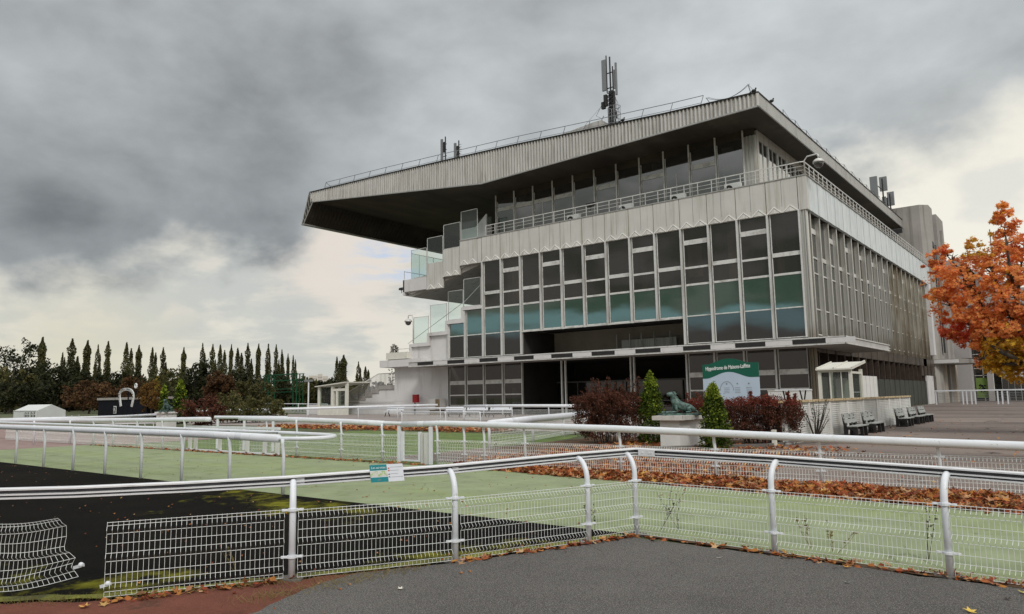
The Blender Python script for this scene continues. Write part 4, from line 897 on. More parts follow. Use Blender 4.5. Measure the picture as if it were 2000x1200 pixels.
# ------------------------------------------------------------------ things on the roof and terrace
def antenna_panel(mb, x, y, z0, z1, w=.35, d=.18): mb.box(x-w/2, x+w/2, y-d/2, y+d/2, z0, z1)
T = thing('antenna_mast', (-35.9, 63, 27.2), 'tall black lattice phone mast with long grey panel antennas on the roof', 'antenna mast')
m = MB(); m.box(-36.15, -35.65, 62.8, 63.3, 27.2, 32.6)
for i in range(12): z = 27.4+i*.42; m.bar((-36.25, 62.75, z), (-35.55, 62.75, z+.36), .07); m.bar((-35.55, 62.75, z), (-36.25, 62.75, z+.36), .07)
m.tube([(-36.0, 63, 32), (-36.0, 63, 36.3)], .09, 6); m.tube([(-35.7, 63, 32), (-35.7, 63, 35.2)], .07, 6); m.tube([(-36.35, 62.9, 32.5), (-36.35, 62.9, 36.5)], .07, 6)
for z in (33, 34.6): m.bar((-36.5, 63, z), (-35.2, 63, z), .08)
m.box(-36.7, -36.35, 62.7, 63, 31.1, 32.3); m.box(-37.0, -36.6, 62.7, 63, 30.9, 31.6); m.box(-35.6, -35.3, 62.7, 63, 29.6, 30.3); obj('lattice', m, M['darkm'], T)
for x, z0, z1, w in ((-36.55, 32.7, 36.0, .52), (-35.15, 31.9, 35.3, .2), (-35.35, 32.6, 34.6, .15)): m = MB(); antenna_panel(m, x, 62.7, z0, z1, w*.85); obj('panel', m, M['antenna'], T)
m = MB(); m.bar((-37.1, 62.5, 30.9), (-39.2, 60.5, 27.5), .07); m.bar((-36.6, 62.5, 30), (-37.2, 61, 27.4), .07); m.bar((-35.4, 62.9, 31.8), (-34.6, 62, 27.4), .04); obj('stay', m, M['steel'], T)
m = MB(); m.tube([(-35.3, 62.6, 31.6), (-34.95, 62.5, 31), (-34.9, 62.5, 30.4), (-35.3, 62.6, 29.9)], .02, 5); obj('cable', m, M['darkm'], T); m = MB(); m.tube([(-36.9, 62.6, 31.2), (-37.5, 62.5, 30.2), (-37.0, 62.5, 29.9)], .02, 5); obj('cable', m, M['darkm'], T)
T = thing('ladder_cage', (-34.1, 60.5, 27), 'round steel ladder cage beside the tall mast', 'ladder cage')
m = MB()
for z in (28.2, 28.9, 29.6): m.tube([(-34.1+math.cos(a/10*6.283)*.62, 60.3+math.sin(a/10*6.283)*.5, z) for a in range(11)], .03, 5)
for a in range(0, 10, 2): m.tube([(-34.1+math.cos(a/10*6.283)*.62, 60.3+math.sin(a/10*6.283)*.5, 27.5) , (-34.1+math.cos(a/10*6.283)*.62, 60.3+math.sin(a/10*6.283)*.5, 29.6)], .03, 5)
obj('hoops', m, M['steel'], T); m = MB(); m.box(-34.8, -34.65, 60.2, 60.4, 27, 29.5); m.box(-34.2, -34.0, 60.2, 60.4, 27, 29.0); obj('stile', m, M['darkm'], T)
for x, zt, lab in ((-59.9, 33.3, 'small roof antenna pair, left one with a white panel'), (-57.7, 32.3, 'small roof antenna pair, right one with side rods')):
    T = thing('antenna', (x, 63.5, 28.5), lab, 'antenna', 'two small antennas near the front of the roof')
    m = MB(); m.tube([(x+.35, 63.5, 28.2), (x+.35, 63.5, zt+.25)], .08, 6); 
    for z in (zt-2.2, zt-1.4, zt-.7): m.bar((x-.1, 63.5, z), (x+.55, 63.5, z), .07)
    m.box(x+.05, x+.3, 63.4, 63.6, zt-1.7, zt-.4)
    if x > -58: [m.bar((x+.35, 63.5, zt-3+.3*i), (x+.75, 63.5, zt-3+.3*i), .03) for i in range(10)]
    obj('mast', m, M['darkm'], T); m = MB(); antenna_panel(m, x-.15, 63.4, 28.6 if x < -58 else 29.2, zt, .3); obj('panel', m, M['antenna'], T)
T = thing('antenna_mast', (-20.5, 108, 26.4), 'cluster of grey box antennas on poles at the far right end of the roof', 'antenna mast')
for y, z in ((106.2, 30.2), (110.5, 31.2), (113, 29.0), (115, 30)): m = MB(); m.tube([(-20.5, y, 26.3), (-20.5, y, z)], .1, 6); obj('pole', m, M['darkm'], T)
m = MB(); m.bar((-20.5, 106.2, 29.4), (-20.5, 110.5, 29.6), .09); obj('cross_arm', m, M['darkm'], T)
for y, z0, z1, w in ((104.8, 26.6, 30.2, .9), (111.0, 29.6, 31.6, .95), (115.5, 28.4, 30.4, .9), (110.8, 26.6, 28.7, .5)): m = MB(); m.box(-20.5-w/2, -20.5+w/2, y, y+.3, z0, z1); obj('panel', m, M['antenna'] if y != 115.5 else M['steel'], T)
# air conditioning units on the terrace
ac = None
for x, lab in ((-22.9, 'air conditioning unit on the terrace, the one closest to the stand corner'), (-28.1, 'air conditioning unit on the terrace, second from the corner'), (-33.5, 'air conditioning unit on the terrace, third from the corner'), (-39.5, 'air conditioning unit on the terrace, farthest left')):
    if ac is None:
        ac = thing('air_conditioner', (x, 61.3, 18.5), lab, 'air conditioner', 'air conditioning units along the terrace'); m = MB(); m.box(-.95, .45, -.25, .25, .55, 1.5); m.box(-1, -.9, -.3, .3, 0, .55); m.box(.4, .5, -.3, .3, 0, .55); obj('casing', m, M['tent'], ac, at_=ac.location)
        m = MB(); m.tube([(-.55, -.27, 1.0), (-.55, -.26, 1.0)], .36, 16); obj('fan', m, M['black_p'], ac, at_=ac.location); m = MB(); m.tube([(-.55, -.29, 1.0), (-.55, -.275, 1.0)], .12, 10); obj('hub', m, M['tent'], ac, at_=ac.location)
    else: dup(ac, (x, 61.3, 18.5), label=lab)
def floodlight(p, lab, s=.35, dirx=-1):
    T = thing('floodlight', p, lab, 'floodlight'); m = MB(); x, y, z = p
    m.tube([(x, y, z), (x, y, z+.35)], .04, 6); m.bar((x-.2, y, z+.35), (x+.2, y, z+.35), .05); obj('bracket', m, M['darkm'], T)
    m = MB(); m.prism([(y-.2, z+.35), (y+.15, z+.4), (y+.2, z+.4+s), (y-.15, z+.3+s)], 'x', x-s, x+s); obj('lamp_head', m, M['black_p'], T)
floodlight((-37.3, 60.5, 19.9), 'black twin floodlight clamped to the middle of the terrace railing', .42)
floodlight((-17.0, 98, 20.4), 'black floodlight far along the side parapet before the tower', .6)
floodlight((-63.7, 60.2, 14.3), 'black floodlight on the left tip of the upper tier', .32)
def dome_cam(p, arm, lab):
    T = thing('dome_camera', p, lab, 'dome camera'); p = Vector(p); q = p+Vector(arm)
    m = MB(); m.tube([p, p+Vector((0, 0, arm[2]*.8)), p+Vector((arm[0]*.25, arm[1]*.25, arm[2])), q, q+Vector((arm[0]*.1, 0, -.1)), q+Vector((arm[0]*.1, 0, -.35))], .06, 8); obj('arm', m, M['tbar'], T, smooth=True)
    c = q+Vector((arm[0]*.1, 0, -.75)); m = MB(); m.ball(c, .46, 14, 8, (1, 1, .8), z0=0); obj('hood', m, M['tbar'], T, smooth=True); m = MB(); m.ball(c-Vector((0, 0, .06)), .36, 12, 8); obj('dome', m, M['glasslo'], T, smooth=True)
dome_cam((-16.75, 60.2, 19.3), (1.05, -.2, 1.4), 'white dome camera on a curved arm at the stand parapet corner')
dome_cam((-61.65, 60.1, 8.2), (-.75, 0, 3.3), 'white dome camera hanging left of the lowest glass screen')
for x, y, lab in ((-19.9, 58.5, 'pigeon perched on the tip of the roof corner'), (-19.5, 61.6, 'pigeon on the side roof edge just behind the corner'), (-32.2, 58.4, 'pigeon on the front roof edge right of the mast')):
    z = interp(RT, x)+.1; m = MB(); m.ball((x, y, z+.16), .17, 10, 6, (1.3, .7, .8)); m.ball((x+.17, y, z+.32), .075, 8, 5); m.bar((x-.15, y, z+.15), (x-.42, y, z+.05), .1, .03); m.bar((x, y, z+.05), (x, y, z-.02), .03)
    obj('pigeon', m, M['darkm'], None, lab, 'bird', smooth=True)

# ------------------------------------------------------------------ foliage
def leaves(n, fn, smin, smax, mats, pick=None, shape='quad'):
    mb = MB(); g = random.gauss; u = random.uniform
    for i in range(n):
        p = fn(); s = u(smin, smax); ax = Vector((g(0, 1), g(0, 1), g(0, 1))).normalized(); bx = ax.orthogonal().normalized(); bx = Matrix.Rotation(u(0, 6.28), 3, ax) @ bx
        mb.cm = pick(p) if pick else 0
        if shape == 'maple': maple_leaf(mb, p, s, (g(0, .7), g(0, .7)-.4, .7), u(0, 6.28), .25)
        else:
            c = ax*s; d = bx*s*.5; mb.quad(p-c, p-d*u(.7, 1.2), p+c, p+d*u(.7, 1.2))
    return mb.mesh('leaves', mats)
def trunk_mb(h, r, limbs, lean=.0, spread=1., h0=.3):
    m = MB(); pts = [Vector((lean*t*t*h, random.gauss(0, .01)*h, h*t)) for t in (0, .25, .5, .75, 1)]
    m.tube(pts, [r, r*.8, r*.6, r*.4, r*.1], 8)
    for i in range(limbs):
        t = random.uniform(h0, .9); a = random.uniform(0, 6.28); b = Vector((lean*t*t*h, 0, h*t)); L_ = spread*(1.1-t)
        e = b+Vector((math.cos(a)*L_, math.sin(a)*L_, L_*.7)); m.tube([b, b.lerp(e, .5)+Vector((0, 0, -.05*L_)), e], [r*.35*(1.1-t), r*.2*(1.1-t), r*.05], 5)
    return m
def crown_obj(me, parent, name='crown'):
    o = bpy.data.objects.new(name, me); return link(o, parent, WL[parent.name])
def clumps_ellipsoid(c, r, n, k=.55, seed=None):
    """clump centres spread through an ellipsoid; returns a sampler"""
    cl = []
    while len(cl) < n:
        p = Vector((random.uniform(-1, 1), random.uniform(-1, 1), random.uniform(-1, 1)))
        if .35 < p.length < 1: cl.append((Vector((c[0]+p.x*r[0], c[1]+p.y*r[1], c[2]+p.z*r[2])), random.uniform(.16, .36)*min(r)))
    def f():
        q, s = random.choice(cl); d = Vector((random.gauss(0, 1), random.gauss(0, 1), random.gauss(0, .8))).normalized()*s*random.random()**.4
        return q+d
    return f
def poplar_f(h, w, tops):
    def f():
        k = random.choice(tops); t = random.random()**.9; hh = h*k[2]; z = h*.06+hh*.94*t
        prof = math.sin(math.pi*(t*.80+.15))**.5*(1-t**14)
        lump = .78+.16*math.sin(z*17+k[0]*9)+.14*math.sin(z*31+k[1]*7)
        a = random.uniform(0, 6.28); r = w*k[3]*prof*lump*random.random()**.55
        return Vector((k[0]*w+math.cos(a)*r, k[1]*w+math.sin(a)*r, z))
    return f
protos = []
for i, tops in enumerate(([(0, 0, 1, .8)], [(-.35, .1, 1, .68), (.42, .15, .9, .62)], [(-.1, 0, 1, .75), (.55, .2, .74, .5)], [(-.5, 0, .72, .55), (.1, 0, 1, .7), (.55, .2, .84, .5)])):
    T = thing('poplar_tree', (0, 0, 0), 'poplar', 'tree'); tm = trunk_mb(.85, .018, 10, spread=.06, h0=.1); obj('trunk', tm, M['bark'], T)
    crown_obj(leaves(4200, poplar_f(1., .125, tops), .010, .022, [LM['poplar']]), T); protos.append(T)
pops = [(75, 661, 210, 19), (116, 689, 230, 12), (135, 664, 215, 22), (163, 667, 215, 20), (184, 675, 215, 15), (204, 668, 215, 19), (244, 670, 215, 18), (267, 676, 220, 18), (293, 679, 215, 15), (317, 680, 215, 17), (356, 680, 215, 16),
 (392, 672, 215, 17), (411, 674, 220, 17), (430, 674, 225, 15), (447, 674, 220, 13), (465, 680, 220, 18), (484, 672, 220, 16), (501, 673, 225, 15), (519, 673, 220, 18), (538, 674, 225, 13), (549, 683, 230, 13), (562, 692, 240, 10), (573, 694, 240, 10),
 (658, 697, 250, 15), (669, 694, 250, 17), (699, 707, 270, 14), (715, 716, 265, 16)]
ordn = ['first', 'second', 'third', 'fourth', 'fifth', 'sixth', 'seventh', 'eighth', 'ninth', 'tenth', 'eleventh', 'twelfth']
def place_h(x, ytop, D):
    d = ray(x, 795); dh = Vector((d.x, d.y)).normalized(); X, Yy = dh*D; p = at(x, ytop, Yy); return Vector((X, Yy, 0)), p.z
for i, (x, yt, D, wpx) in enumerate(pops):
    loc, h = place_h(x, yt, D); w = wpx/F*D*.86; src = protos[[0, 1, 2, 0, 3, 2, 1][i % 7]] if i not in (23, 26) else protos[1]
    lab = ('lone tall poplar at the far left beside the loose leafy tree' if i == 0 else '%s poplar from the left in the spaced row left of the dark round tree' % ordn[i-1] if i < 11 else '%s poplar from the left in the dense row right of the dark round tree' % ordn[i-11] if i < 23 else
           ['left poplar of the pair right of the green frame', 'right poplar of the pair right of the green frame', 'slender poplar just left of the outside stair', 'broader olive poplar just left of the outside stair'][i-23])
    c = dup(src, loc, random.uniform(-.6, .6), lab, 'poplars along the horizon'); c.scale = (w/.2*random.uniform(1.1, 1.55), w/.2, h); c.rotation_euler = (random.gauss(0, .012), random.gauss(0, .018), random.uniform(-.5, .5))
for T in protos:
    for ch in list(T.children): bpy.data.objects.remove(ch)
    bpy.data.objects.remove(T)
def bushy(x, ytop, D, wpx, matk, label, n=3200, cat='tree', hs=1., name='broadleaf_tree', leaf=None, hole=.0, trunk=True, group=None, y0=.12):
    loc, h = place_h(x, ytop, D); w = wpx/F*D/2; T = thing(name, loc, label, cat, group)
    lf = leaf or D*.0022
    if trunk: obj('trunk', trunk_mb(h*.7, h*.03, 9, spread=w*.9), M['bark'], T, at_=loc)
    cz = h*(.5+y0/2); crown_obj(leaves(n, clumps_ellipsoid((0, 0, cz), (w, w*.8, h-cz), int(40+n/60)), lf*.6, lf*1.25, [LM[matk]]), T)
    return T
bushy(20, 672, 215, 130, 'dark', 'tall loose dark tree at the left edge of the photo', 2400, leaf=.42)
bushy(45, 664, 225, 60, 'dark', 'thin open topped tree beside the lone poplar at the left', 800, leaf=.4)
for x, yt, D, w, mk, lab in ((10, 722, 200, 110, 'olive', 'dark green bush mass left of the white tent'), (75, 712, 205, 110, 'dark', 'dark rounded tree behind the white tent roof'), (125, 715, 210, 90, 'dark', 'deep green tree above the right end of the tent'), (40, 745, 190, 120, 'dark', 'low dark shrub directly behind the tent'),
  (240, 722, 215, 90, 'dark', 'dim green tree behind the copper hedge trees'), (330, 722, 190, 100, 'olive', 'olive tree behind the golden tree'), (175, 725, 185, 80, 'dark', 'shadowy green tree below the spaced poplars'),
  (378, 700, 130, 74, 'dark', 'dense round dark tree topped by a poplar in the centre left'), (455, 722, 140, 90, 'dark', 'dark tree at the foot of the dense poplar row'), (540, 730, 170, 90, 'dark', 'dark tree behind the green steel frame'), (490, 742, 110, 90, 'olive', 'olive green shrub left of the green steel frame'),
  (600, 738, 170, 60, 'olive', 'olive hedge tree right of the green steel frame'), (645, 740, 165, 60, 'dark', 'dark shrub mass behind the left kiosk'), (690, 744, 190, 60, 'olive', 'olive scrub between the two poplar pairs'), (745, 748, 190, 60, 'dark', 'dark scrub beneath the outside stair railing'), (620, 748, 230, 50, 'copper', 'small russet tree in front of the far apartments')):
    bushy(x, yt, D, w, mk, lab, 2300)
bushy(175, 745, 160, 110, 'copper', 'broad copper coloured tree left of the horseshoe sign', 3600, name='copper_tree', leaf=.32)
bushy(262, 738, 165, 90, 'copper', 'copper coloured tree rising behind the horseshoe sign', 3000, name='copper_tree', leaf=.32)
bushy(430, 728, 100, 70, 'copper', 'reddish brown round tree in front of the dense poplar row', 2600, name='copper_tree', leaf=.32)
bushy(296, 744, 100, 50, 'orange', 'golden orange tree right of the horseshoe sign', 2600, leaf=.14, name='golden_tree')
bushy(304, 727, 150, 10, 'gold', 'small bright yellow treetop above the golden tree', 260, leaf=.3, name='golden_tree')
bushy(455, 768, 66, 95, 'olive', 'tangled olive bush in front of the round brown tree', 2600, leaf=.13, cat='bush', name='bush', trunk=False, y0=0)
bushy(395, 775, 58, 90, 'redbush', 'dark red bush behind the long sweeping rail', 2600, leaf=.12, cat='bush', name='red_bush', trunk=False, y0=0)
bushy(520, 775, 66, 90, 'olive', 'straggly green bush right of the dark red one', 2000, leaf=.13, cat='bush', name='bush', trunk=False, y0=0)
bushy(766, 703, 125, 18, 'dark', 'dark plant seen under the end of the left deck', 260, leaf=.14, cat='bush', name='bush')
def conifer(loc, h, w, label, n=8500, leaf=.05):
    T = thing('conifer', loc, label, 'conifer'); obj('trunk', trunk_mb(h*.9, .05, 0), M['bark'], T, at_=loc)
    tips = []
    for i in range(210):
        t = random.random()**.8; a = random.uniform(0, 6.28); prof = (1-t)**.62*(.35+.65*min(1, t*4+.55)); tips.append((t, a, prof*w*random.uniform(.75, 1.05)))
    def f():
        t, a, rr = random.choice(tips); k = random.random(); z = t*h*.93-.1*h*(1-k)+k*k*.07*h
        r = rr*(.35+.65*k); s = .06*(1.1-k)+.02
        return Vector((math.cos(a)*r+random.gauss(0, s), math.sin(a)*r+random.gauss(0, s), max(.05, z+random.gauss(0, s))))
    def pick(p):
        rr = math.hypot(p.x, p.y)/w; return 1 if (p.z/h > .78 and random.random() < .8) or (p.z/h > .3 and random.random() < .16) else 0
    crown_obj(leaves(n, f, leaf*.5, leaf*1.2, [LM['conifer'], LM['coniftip']], pick), T); return T
conifer((-12.8, 24.6, 0), 2.66, .74, 'bright tipped conifer left of the dog statue')
conifer((-9.55, 22.6, 0), 2.12, .68, 'conical yellow green conifer right of the dog statue')
l1, h1 = place_h(352, 740, 68); conifer(l1, h1, .95, 'tall narrow conifer by the distant statue, right one of two', 2600, .14)
l1, h1 = place_h(320, 752, 66); conifer(l1, h1, .6, 'short narrow conifer by the distant statue, left one of two', 1800, .14)
def hedge(name, loc, dims, n, mats, label, leaf=.045, stems=24, top=None, wisps=0, pickf=None, wisph=1.):
    T = thing(name, loc, label, 'bush'); dx, dy, h = dims; m = MB()
    for i in range(stems):
        x = random.uniform(-dx, dx)*.8; y = random.uniform(-dy, dy)*.8; p = Vector((x*.6, y*.6, 0)); e = Vector((x, y, h*.8)); m.tube([p, p.lerp(e, .5)+Vector((random.gauss(0, .05), random.gauss(0, .05), 0)), e], [.018, .013, .004], 5)
    W_ = []
    for i in range(wisps):
        a = Vector((random.uniform(-dx, dx)*.75, random.uniform(-dy, dy)*.6, h*.8)); b2 = a+Vector((random.gauss(0, .18), random.gauss(0, .12), wisph*random.uniform(.3, 1.))); W_.append((a, b2)); m.tube([a, b2], [.008, .003], 4)
    obj('stems', m, M['bark'], T, at_=loc)
    cl = []
    for i in range(460):
        x = random.uniform(-1, 1); y = random.uniform(-1, 1); z = random.random()**.7
        if x*x+y*y > 1.25: continue
        zz = h*(.10+.86*z)*(1-.12*x*x); cl.append((Vector((x*dx*(.75+.25*z), y*dy, zz)), random.uniform(.1, .24)))
    def f():
        if W_ and random.random() < .14:
            a, b2 = random.choice(W_); return a.lerp(b2, random.random())+Vector((random.gauss(0, .03), random.gauss(0, .03), 0))
        q, s = random.choice(cl); d = Vector((random.gauss(0, 1), random.gauss(0, 1), random.gauss(0, .8))).normalized()*s*random.random()**.4; return q+d
    pk = (lambda p: 1 if p.z > h*.80 and random.random() < .8 else 0) if len(mats) > 1 else None
    crown_obj(leaves(n, f, leaf*.5, leaf*1.2, mats, pk), T, 'foliage'); return T
hedge('red_bush', (-14.4, 24.2, 0), (1.4, 1.0, 1.92), 28000, [LM['redbush']], 'big dark red barberry bush with loose high shoots left of the first conifer', wisps=34, wisph=.95, leaf=.04)
hedge('red_hedge', (-9.1, 25.8, 0), (1.4, .75, 1.66), 34000, [LM['redbush'], LM['redtop']], 'clipped hedge with a bright red top right of the second conifer', wisps=10, wisph=.5, leaf=.036)
hedge('red_hedge', (-11.4, 26.2, 0), (.95, .6, 1.62), 16000, [LM['redbush'], LM['redtop']], 'short red hedge between the two conifers behind the dog statue', wisps=12, wisph=.7, leaf=.036)
# small bare shrub by the benches
T = thing('bare_shrub', (-8.0, 27.9, 0), 'bare spiky branches against the white slatted wall by the benches', 'shrub'); m = MB()
for i in range(15):
    a = random.uniform(0, 6.28); e = Vector((math.cos(a)*.55, math.sin(a)*.35, random.uniform(.7, 1.75))); p = Vector((-8.0, 27.9, 0)); m.tube([p, p+e*.5+Vector((.05, 0, .1)), p+e], [.022, .014, .005], 5)
    for k in range(7): q = p+e*random.uniform(.45, 1); m.tube([q, q+Vector((random.gauss(0, .09), random.gauss(0, .05), .08))], [.008, .002], 4)
obj('branches', m, M['bark'], T)
m = MB(); loc = Vector((-64.6, 59.75, 7.1)); T = thing('planter_shrub', loc, 'small upright dark shrub in the left end planter', 'shrub')
def fs(): k = random.choice(((-.3, .9), (0, 1.15), (.35, 1.), (.6, .8))); t = random.random(); return Vector((k[0]+random.gauss(0, .09), random.gauss(0, .09), k[1]*t))
crown_obj(leaves(700, fs, .04, .09, [LM['dark']]), T, 'foliage'); obj('stems', trunk_mb(.9, .03, 3, spread=.3), M['bark'], T, at_=loc)

# autumn maple at the right
MT = Vector((-1.3, 35.5, 0)); T = thing('maple_tree', MT, 'autumn maple with orange, red and golden leaves at the right edge', 'tree')
def m_at(x, y, dy=0): p = at(x, y, 34.5+dy); return p
m = MB(); fork = MT+Vector((-.05, 0, 2.6)); m.tube([MT, MT+Vector((0, 0, 1.4)), fork], [.2, .17, .15], 10); ends = []
limbs = [((1960, 690), (1900, 640), (1850, 590)), ((1950, 660), (1900, 560), (1850, 500)), ((1985, 640), (1950, 560), (1925, 500)), ((1990, 600), (1972, 520), (1962, 445)), ((1970, 700), (1930, 690), (1880, 660)), ((2010, 600), (2020, 500), (2030, 420)), ((2060, 640), (2100, 560), (2130, 500)), ((1975, 710), (1945, 712), (1920, 700)), ((2080, 690), (2130, 660), (2180, 620)), ((1990, 650), (1990, 560), (2000, 480))]
for lb in limbs:
    P_ = [fork]+[m_at(x, y, random.uniform(-1.4, 1.6)) for x, y in lb]; m.tube(smooth_path(P_, 4), [.10*(1-i/13)+.012 for i in range(13)], 7)
    for i in range(26):
        t = random.randint(4, 12); b = smooth_path(P_, 4)[t]; e = b+Vector((random.gauss(0, .35), random.gauss(0, .4), random.uniform(-.1, .35))); m.tube([b, b.lerp(e, .5)+Vector((0, 0, .05)), e], [.028, .018, .006], 5); ends.append(e)
obj('trunk', m, M['bark'], T)
lobes = [(1820, 520, 15), (1838, 500, 20), (1826, 575, 16), (1850, 540, 34), (1848, 585, 30), (1880, 590, 48), (1905, 510, 36), (1897, 488, 22), (1930, 560, 55), (1958, 402, 9), (1950, 430, 17), (1965, 415, 12), (1962, 460, 26), (1978, 445, 22), (1940, 492, 24), (1975, 510, 45), (1990, 560, 60), (1880, 640, 40), (1868, 655, 20), (1915, 640, 45), (1950, 640, 50), (1990, 640, 60), (1935, 690, 30), (1975, 690, 40), (2010, 700, 42), (1925, 705, 18), (1960, 715, 22), (2030, 560, 80), (2060, 640, 80), (2110, 580, 80), (2060, 520, 50), (2100, 690, 60), (2050, 450, 26), (1838, 470, 0), (1870, 545, 30), (1990, 490, 30), (1858, 655, 14), (1880, 662, 14), (1995, 715, 34), (1955, 700, 34), (1985, 670, 44), (1940, 668, 34), (2005, 620, 50), (1925, 590, 42), (1862, 620, 22)]
sub = []
for x, y, r in lobes:
    if r == 0: continue
    R0 = r/F*36*.88
    for i in range(max(4, int(r*.62))):
        v = Vector((random.gauss(0, 1), random.gauss(0, 1), random.gauss(0, 1))).normalized()*random.random()**.4*R0; c = m_at(x, y, 0)
        sub.append((c+Vector((v.x, v.y*1.5, v.z*.9)), random.uniform(.06, .34)*(1 if r > 24 else .55), x, y))
def fm():
    q, s, x, y = random.choice(sub); d = Vector((random.gauss(0, 1), random.gauss(0, 1), random.gauss(0, .55))).normalized()*s*(.55+.6*random.random()); return q+d-MT
def pm(p):
    w = p+MT; d = w-CAM; k = F/(d.dot(fwd)); px = 1000+k*d.dot(rt); py = 600-k*d.dot(up)
    n = math.sin(w.x*2.3+1)+math.sin(w.z*1.9+w.y)+random.gauss(0, .55)
    yel = (py > 660 and px > 1915)*1.6+(abs(px-1900) < 40 and py < 500)*1.5+(n > 1.3)*.7
    red = (px < 1850)*.75+(py > 630 and px < 1895)*1.3+(n < -1.2)*.6
    if yel > random.uniform(.4, 1.7): return 2
    return 1 if red > random.uniform(.6, 2.2) else 0
crown_obj(leaves(25000, fm, .05, .11, [LM['maple'], LM['maplered'], LM['mapleyel']], pm, 'maple'), T)

# weeds poking through the near fence
wd = [((905, 830, 8.45), .5), ((1010, 1035), .6)]
for x, y, h, lab in ((1290, 1040, .62, 'dead upright weed left of the three behind the near mesh'), (1325, 1042, .55, 'dead weed leaning right just beyond the corner post'), (1630, 1085, .42, 'forked dry weed in the middle of the right mesh panel'), (1580, 1075, .38, 'small seed headed weed behind the right mesh panel'), (1816, 1100, .72, 'tall dark dead weed left of the rightmost near post'), (1160, 1048, .5, 'thin dry stalk between the two posts left of the corner'), (455, 1120, .3, 'dry stalk behind the left mesh panel'), (970, 895, .5, 'dark dead plant by the inner fence post left of the leaves')):
    p = gr(x, y-6, .02); T = thing('weed', p, lab, 'weed', 'dead weeds along the fences'); m = MB(); lx = random.gauss(0, .1)
    for k in range(3):
        b = p+Vector((random.gauss(0, .03), random.gauss(0, .02), 0)); e = b+Vector((lx+random.gauss(0, .08), random.gauss(0, .04), h*random.uniform(.6, 1))); m.tube([b, b.lerp(e, .5)+Vector((random.gauss(0, .02), 0, 0)), e], [.003, .0022, .001], 4)
        for j in range(9): q = b.lerp(e, random.uniform(.3, 1)); m.quad(q, q+Vector((random.gauss(0, .02), .005, .012)), q+Vector((random.gauss(0, .02), .008, .025)), q+Vector((0, 0, .02)))
    obj('stalk', m, LM['dry'] if y > 1100 or h < .45 else M['bark'], T)
m = MB()
for i in range(420):
    t = random.random(); base = Vector((-6.0+.35*t, 3.7+1.9*t, .02))+Vector((random.gauss(0, .09), random.gauss(0, .09), 0)); e = base+Vector((random.gauss(0, .04), random.gauss(0, .04), random.uniform(.02, .06))); m.tube([base, e], [.002, .0008], 3, cap=False)
for i in range(700):
    t = random.random(); base = Vector((-9+3.2*t, 2.0+3.3*t*t, .02))+Vector((random.gauss(0, .06), random.gauss(0, .06), 0)); e = base+Vector((random.gauss(0, .03), random.gauss(0, .03), random.uniform(.02, .05))); m.tube([base, e], [.002, .0008], 3, cap=False)
obj('grass_tufts', m, LM['dry'], None, 'dry grass tufts on the seam between red path and asphalt', 'grass', kind='stuff')

# ------------------------------------------------------------------ statue on its plinth
T = thing('plinth', (-10.6, 22.6, 0), 'white block plinth with a stained stone slab under the dog statue', 'plinth')
rot = Matrix.Rotation(R(-6), 3, 'Z')
m = MB(); m.box(-11.32, -10.62, 22.3, 24.3, 0, .93); obj('block', m, M['plinth'], T)
m = MB(); m.box(-11.5, -10.44, 22.1, 24.5, .93, 1.07); obj('slab', m, M['stone'], T)
def skin(name, V, E_, RR, m_, parent, lvl=2):
    me = bpy.data.meshes.new(name); me.from_pydata([tuple(v) for v in V], E_, []); o = bpy.data.objects.new(name, me); COL.objects.link(o)
    md = o.modifiers.new('s', 'SKIN'); 
    for i, r in enumerate(RR): v = me.skin_vertices[0].data[i]; v.radius = (r, r) if isinstance(r, float) else r; v.use_root = (i == 0)
    o.modifiers.new('u', 'SUBSURF').levels = lvl; dg = bpy.context.evaluated_depsgraph_get(); me2 = bpy.data.meshes.new_from_object(o.evaluated_get(dg)); bpy.data.objects.remove(o)
    me2.polygons.foreach_set('use_smooth', [True]*len(me2.polygons)); me2.materials.clear(); me2.materials.append(m_); return me2
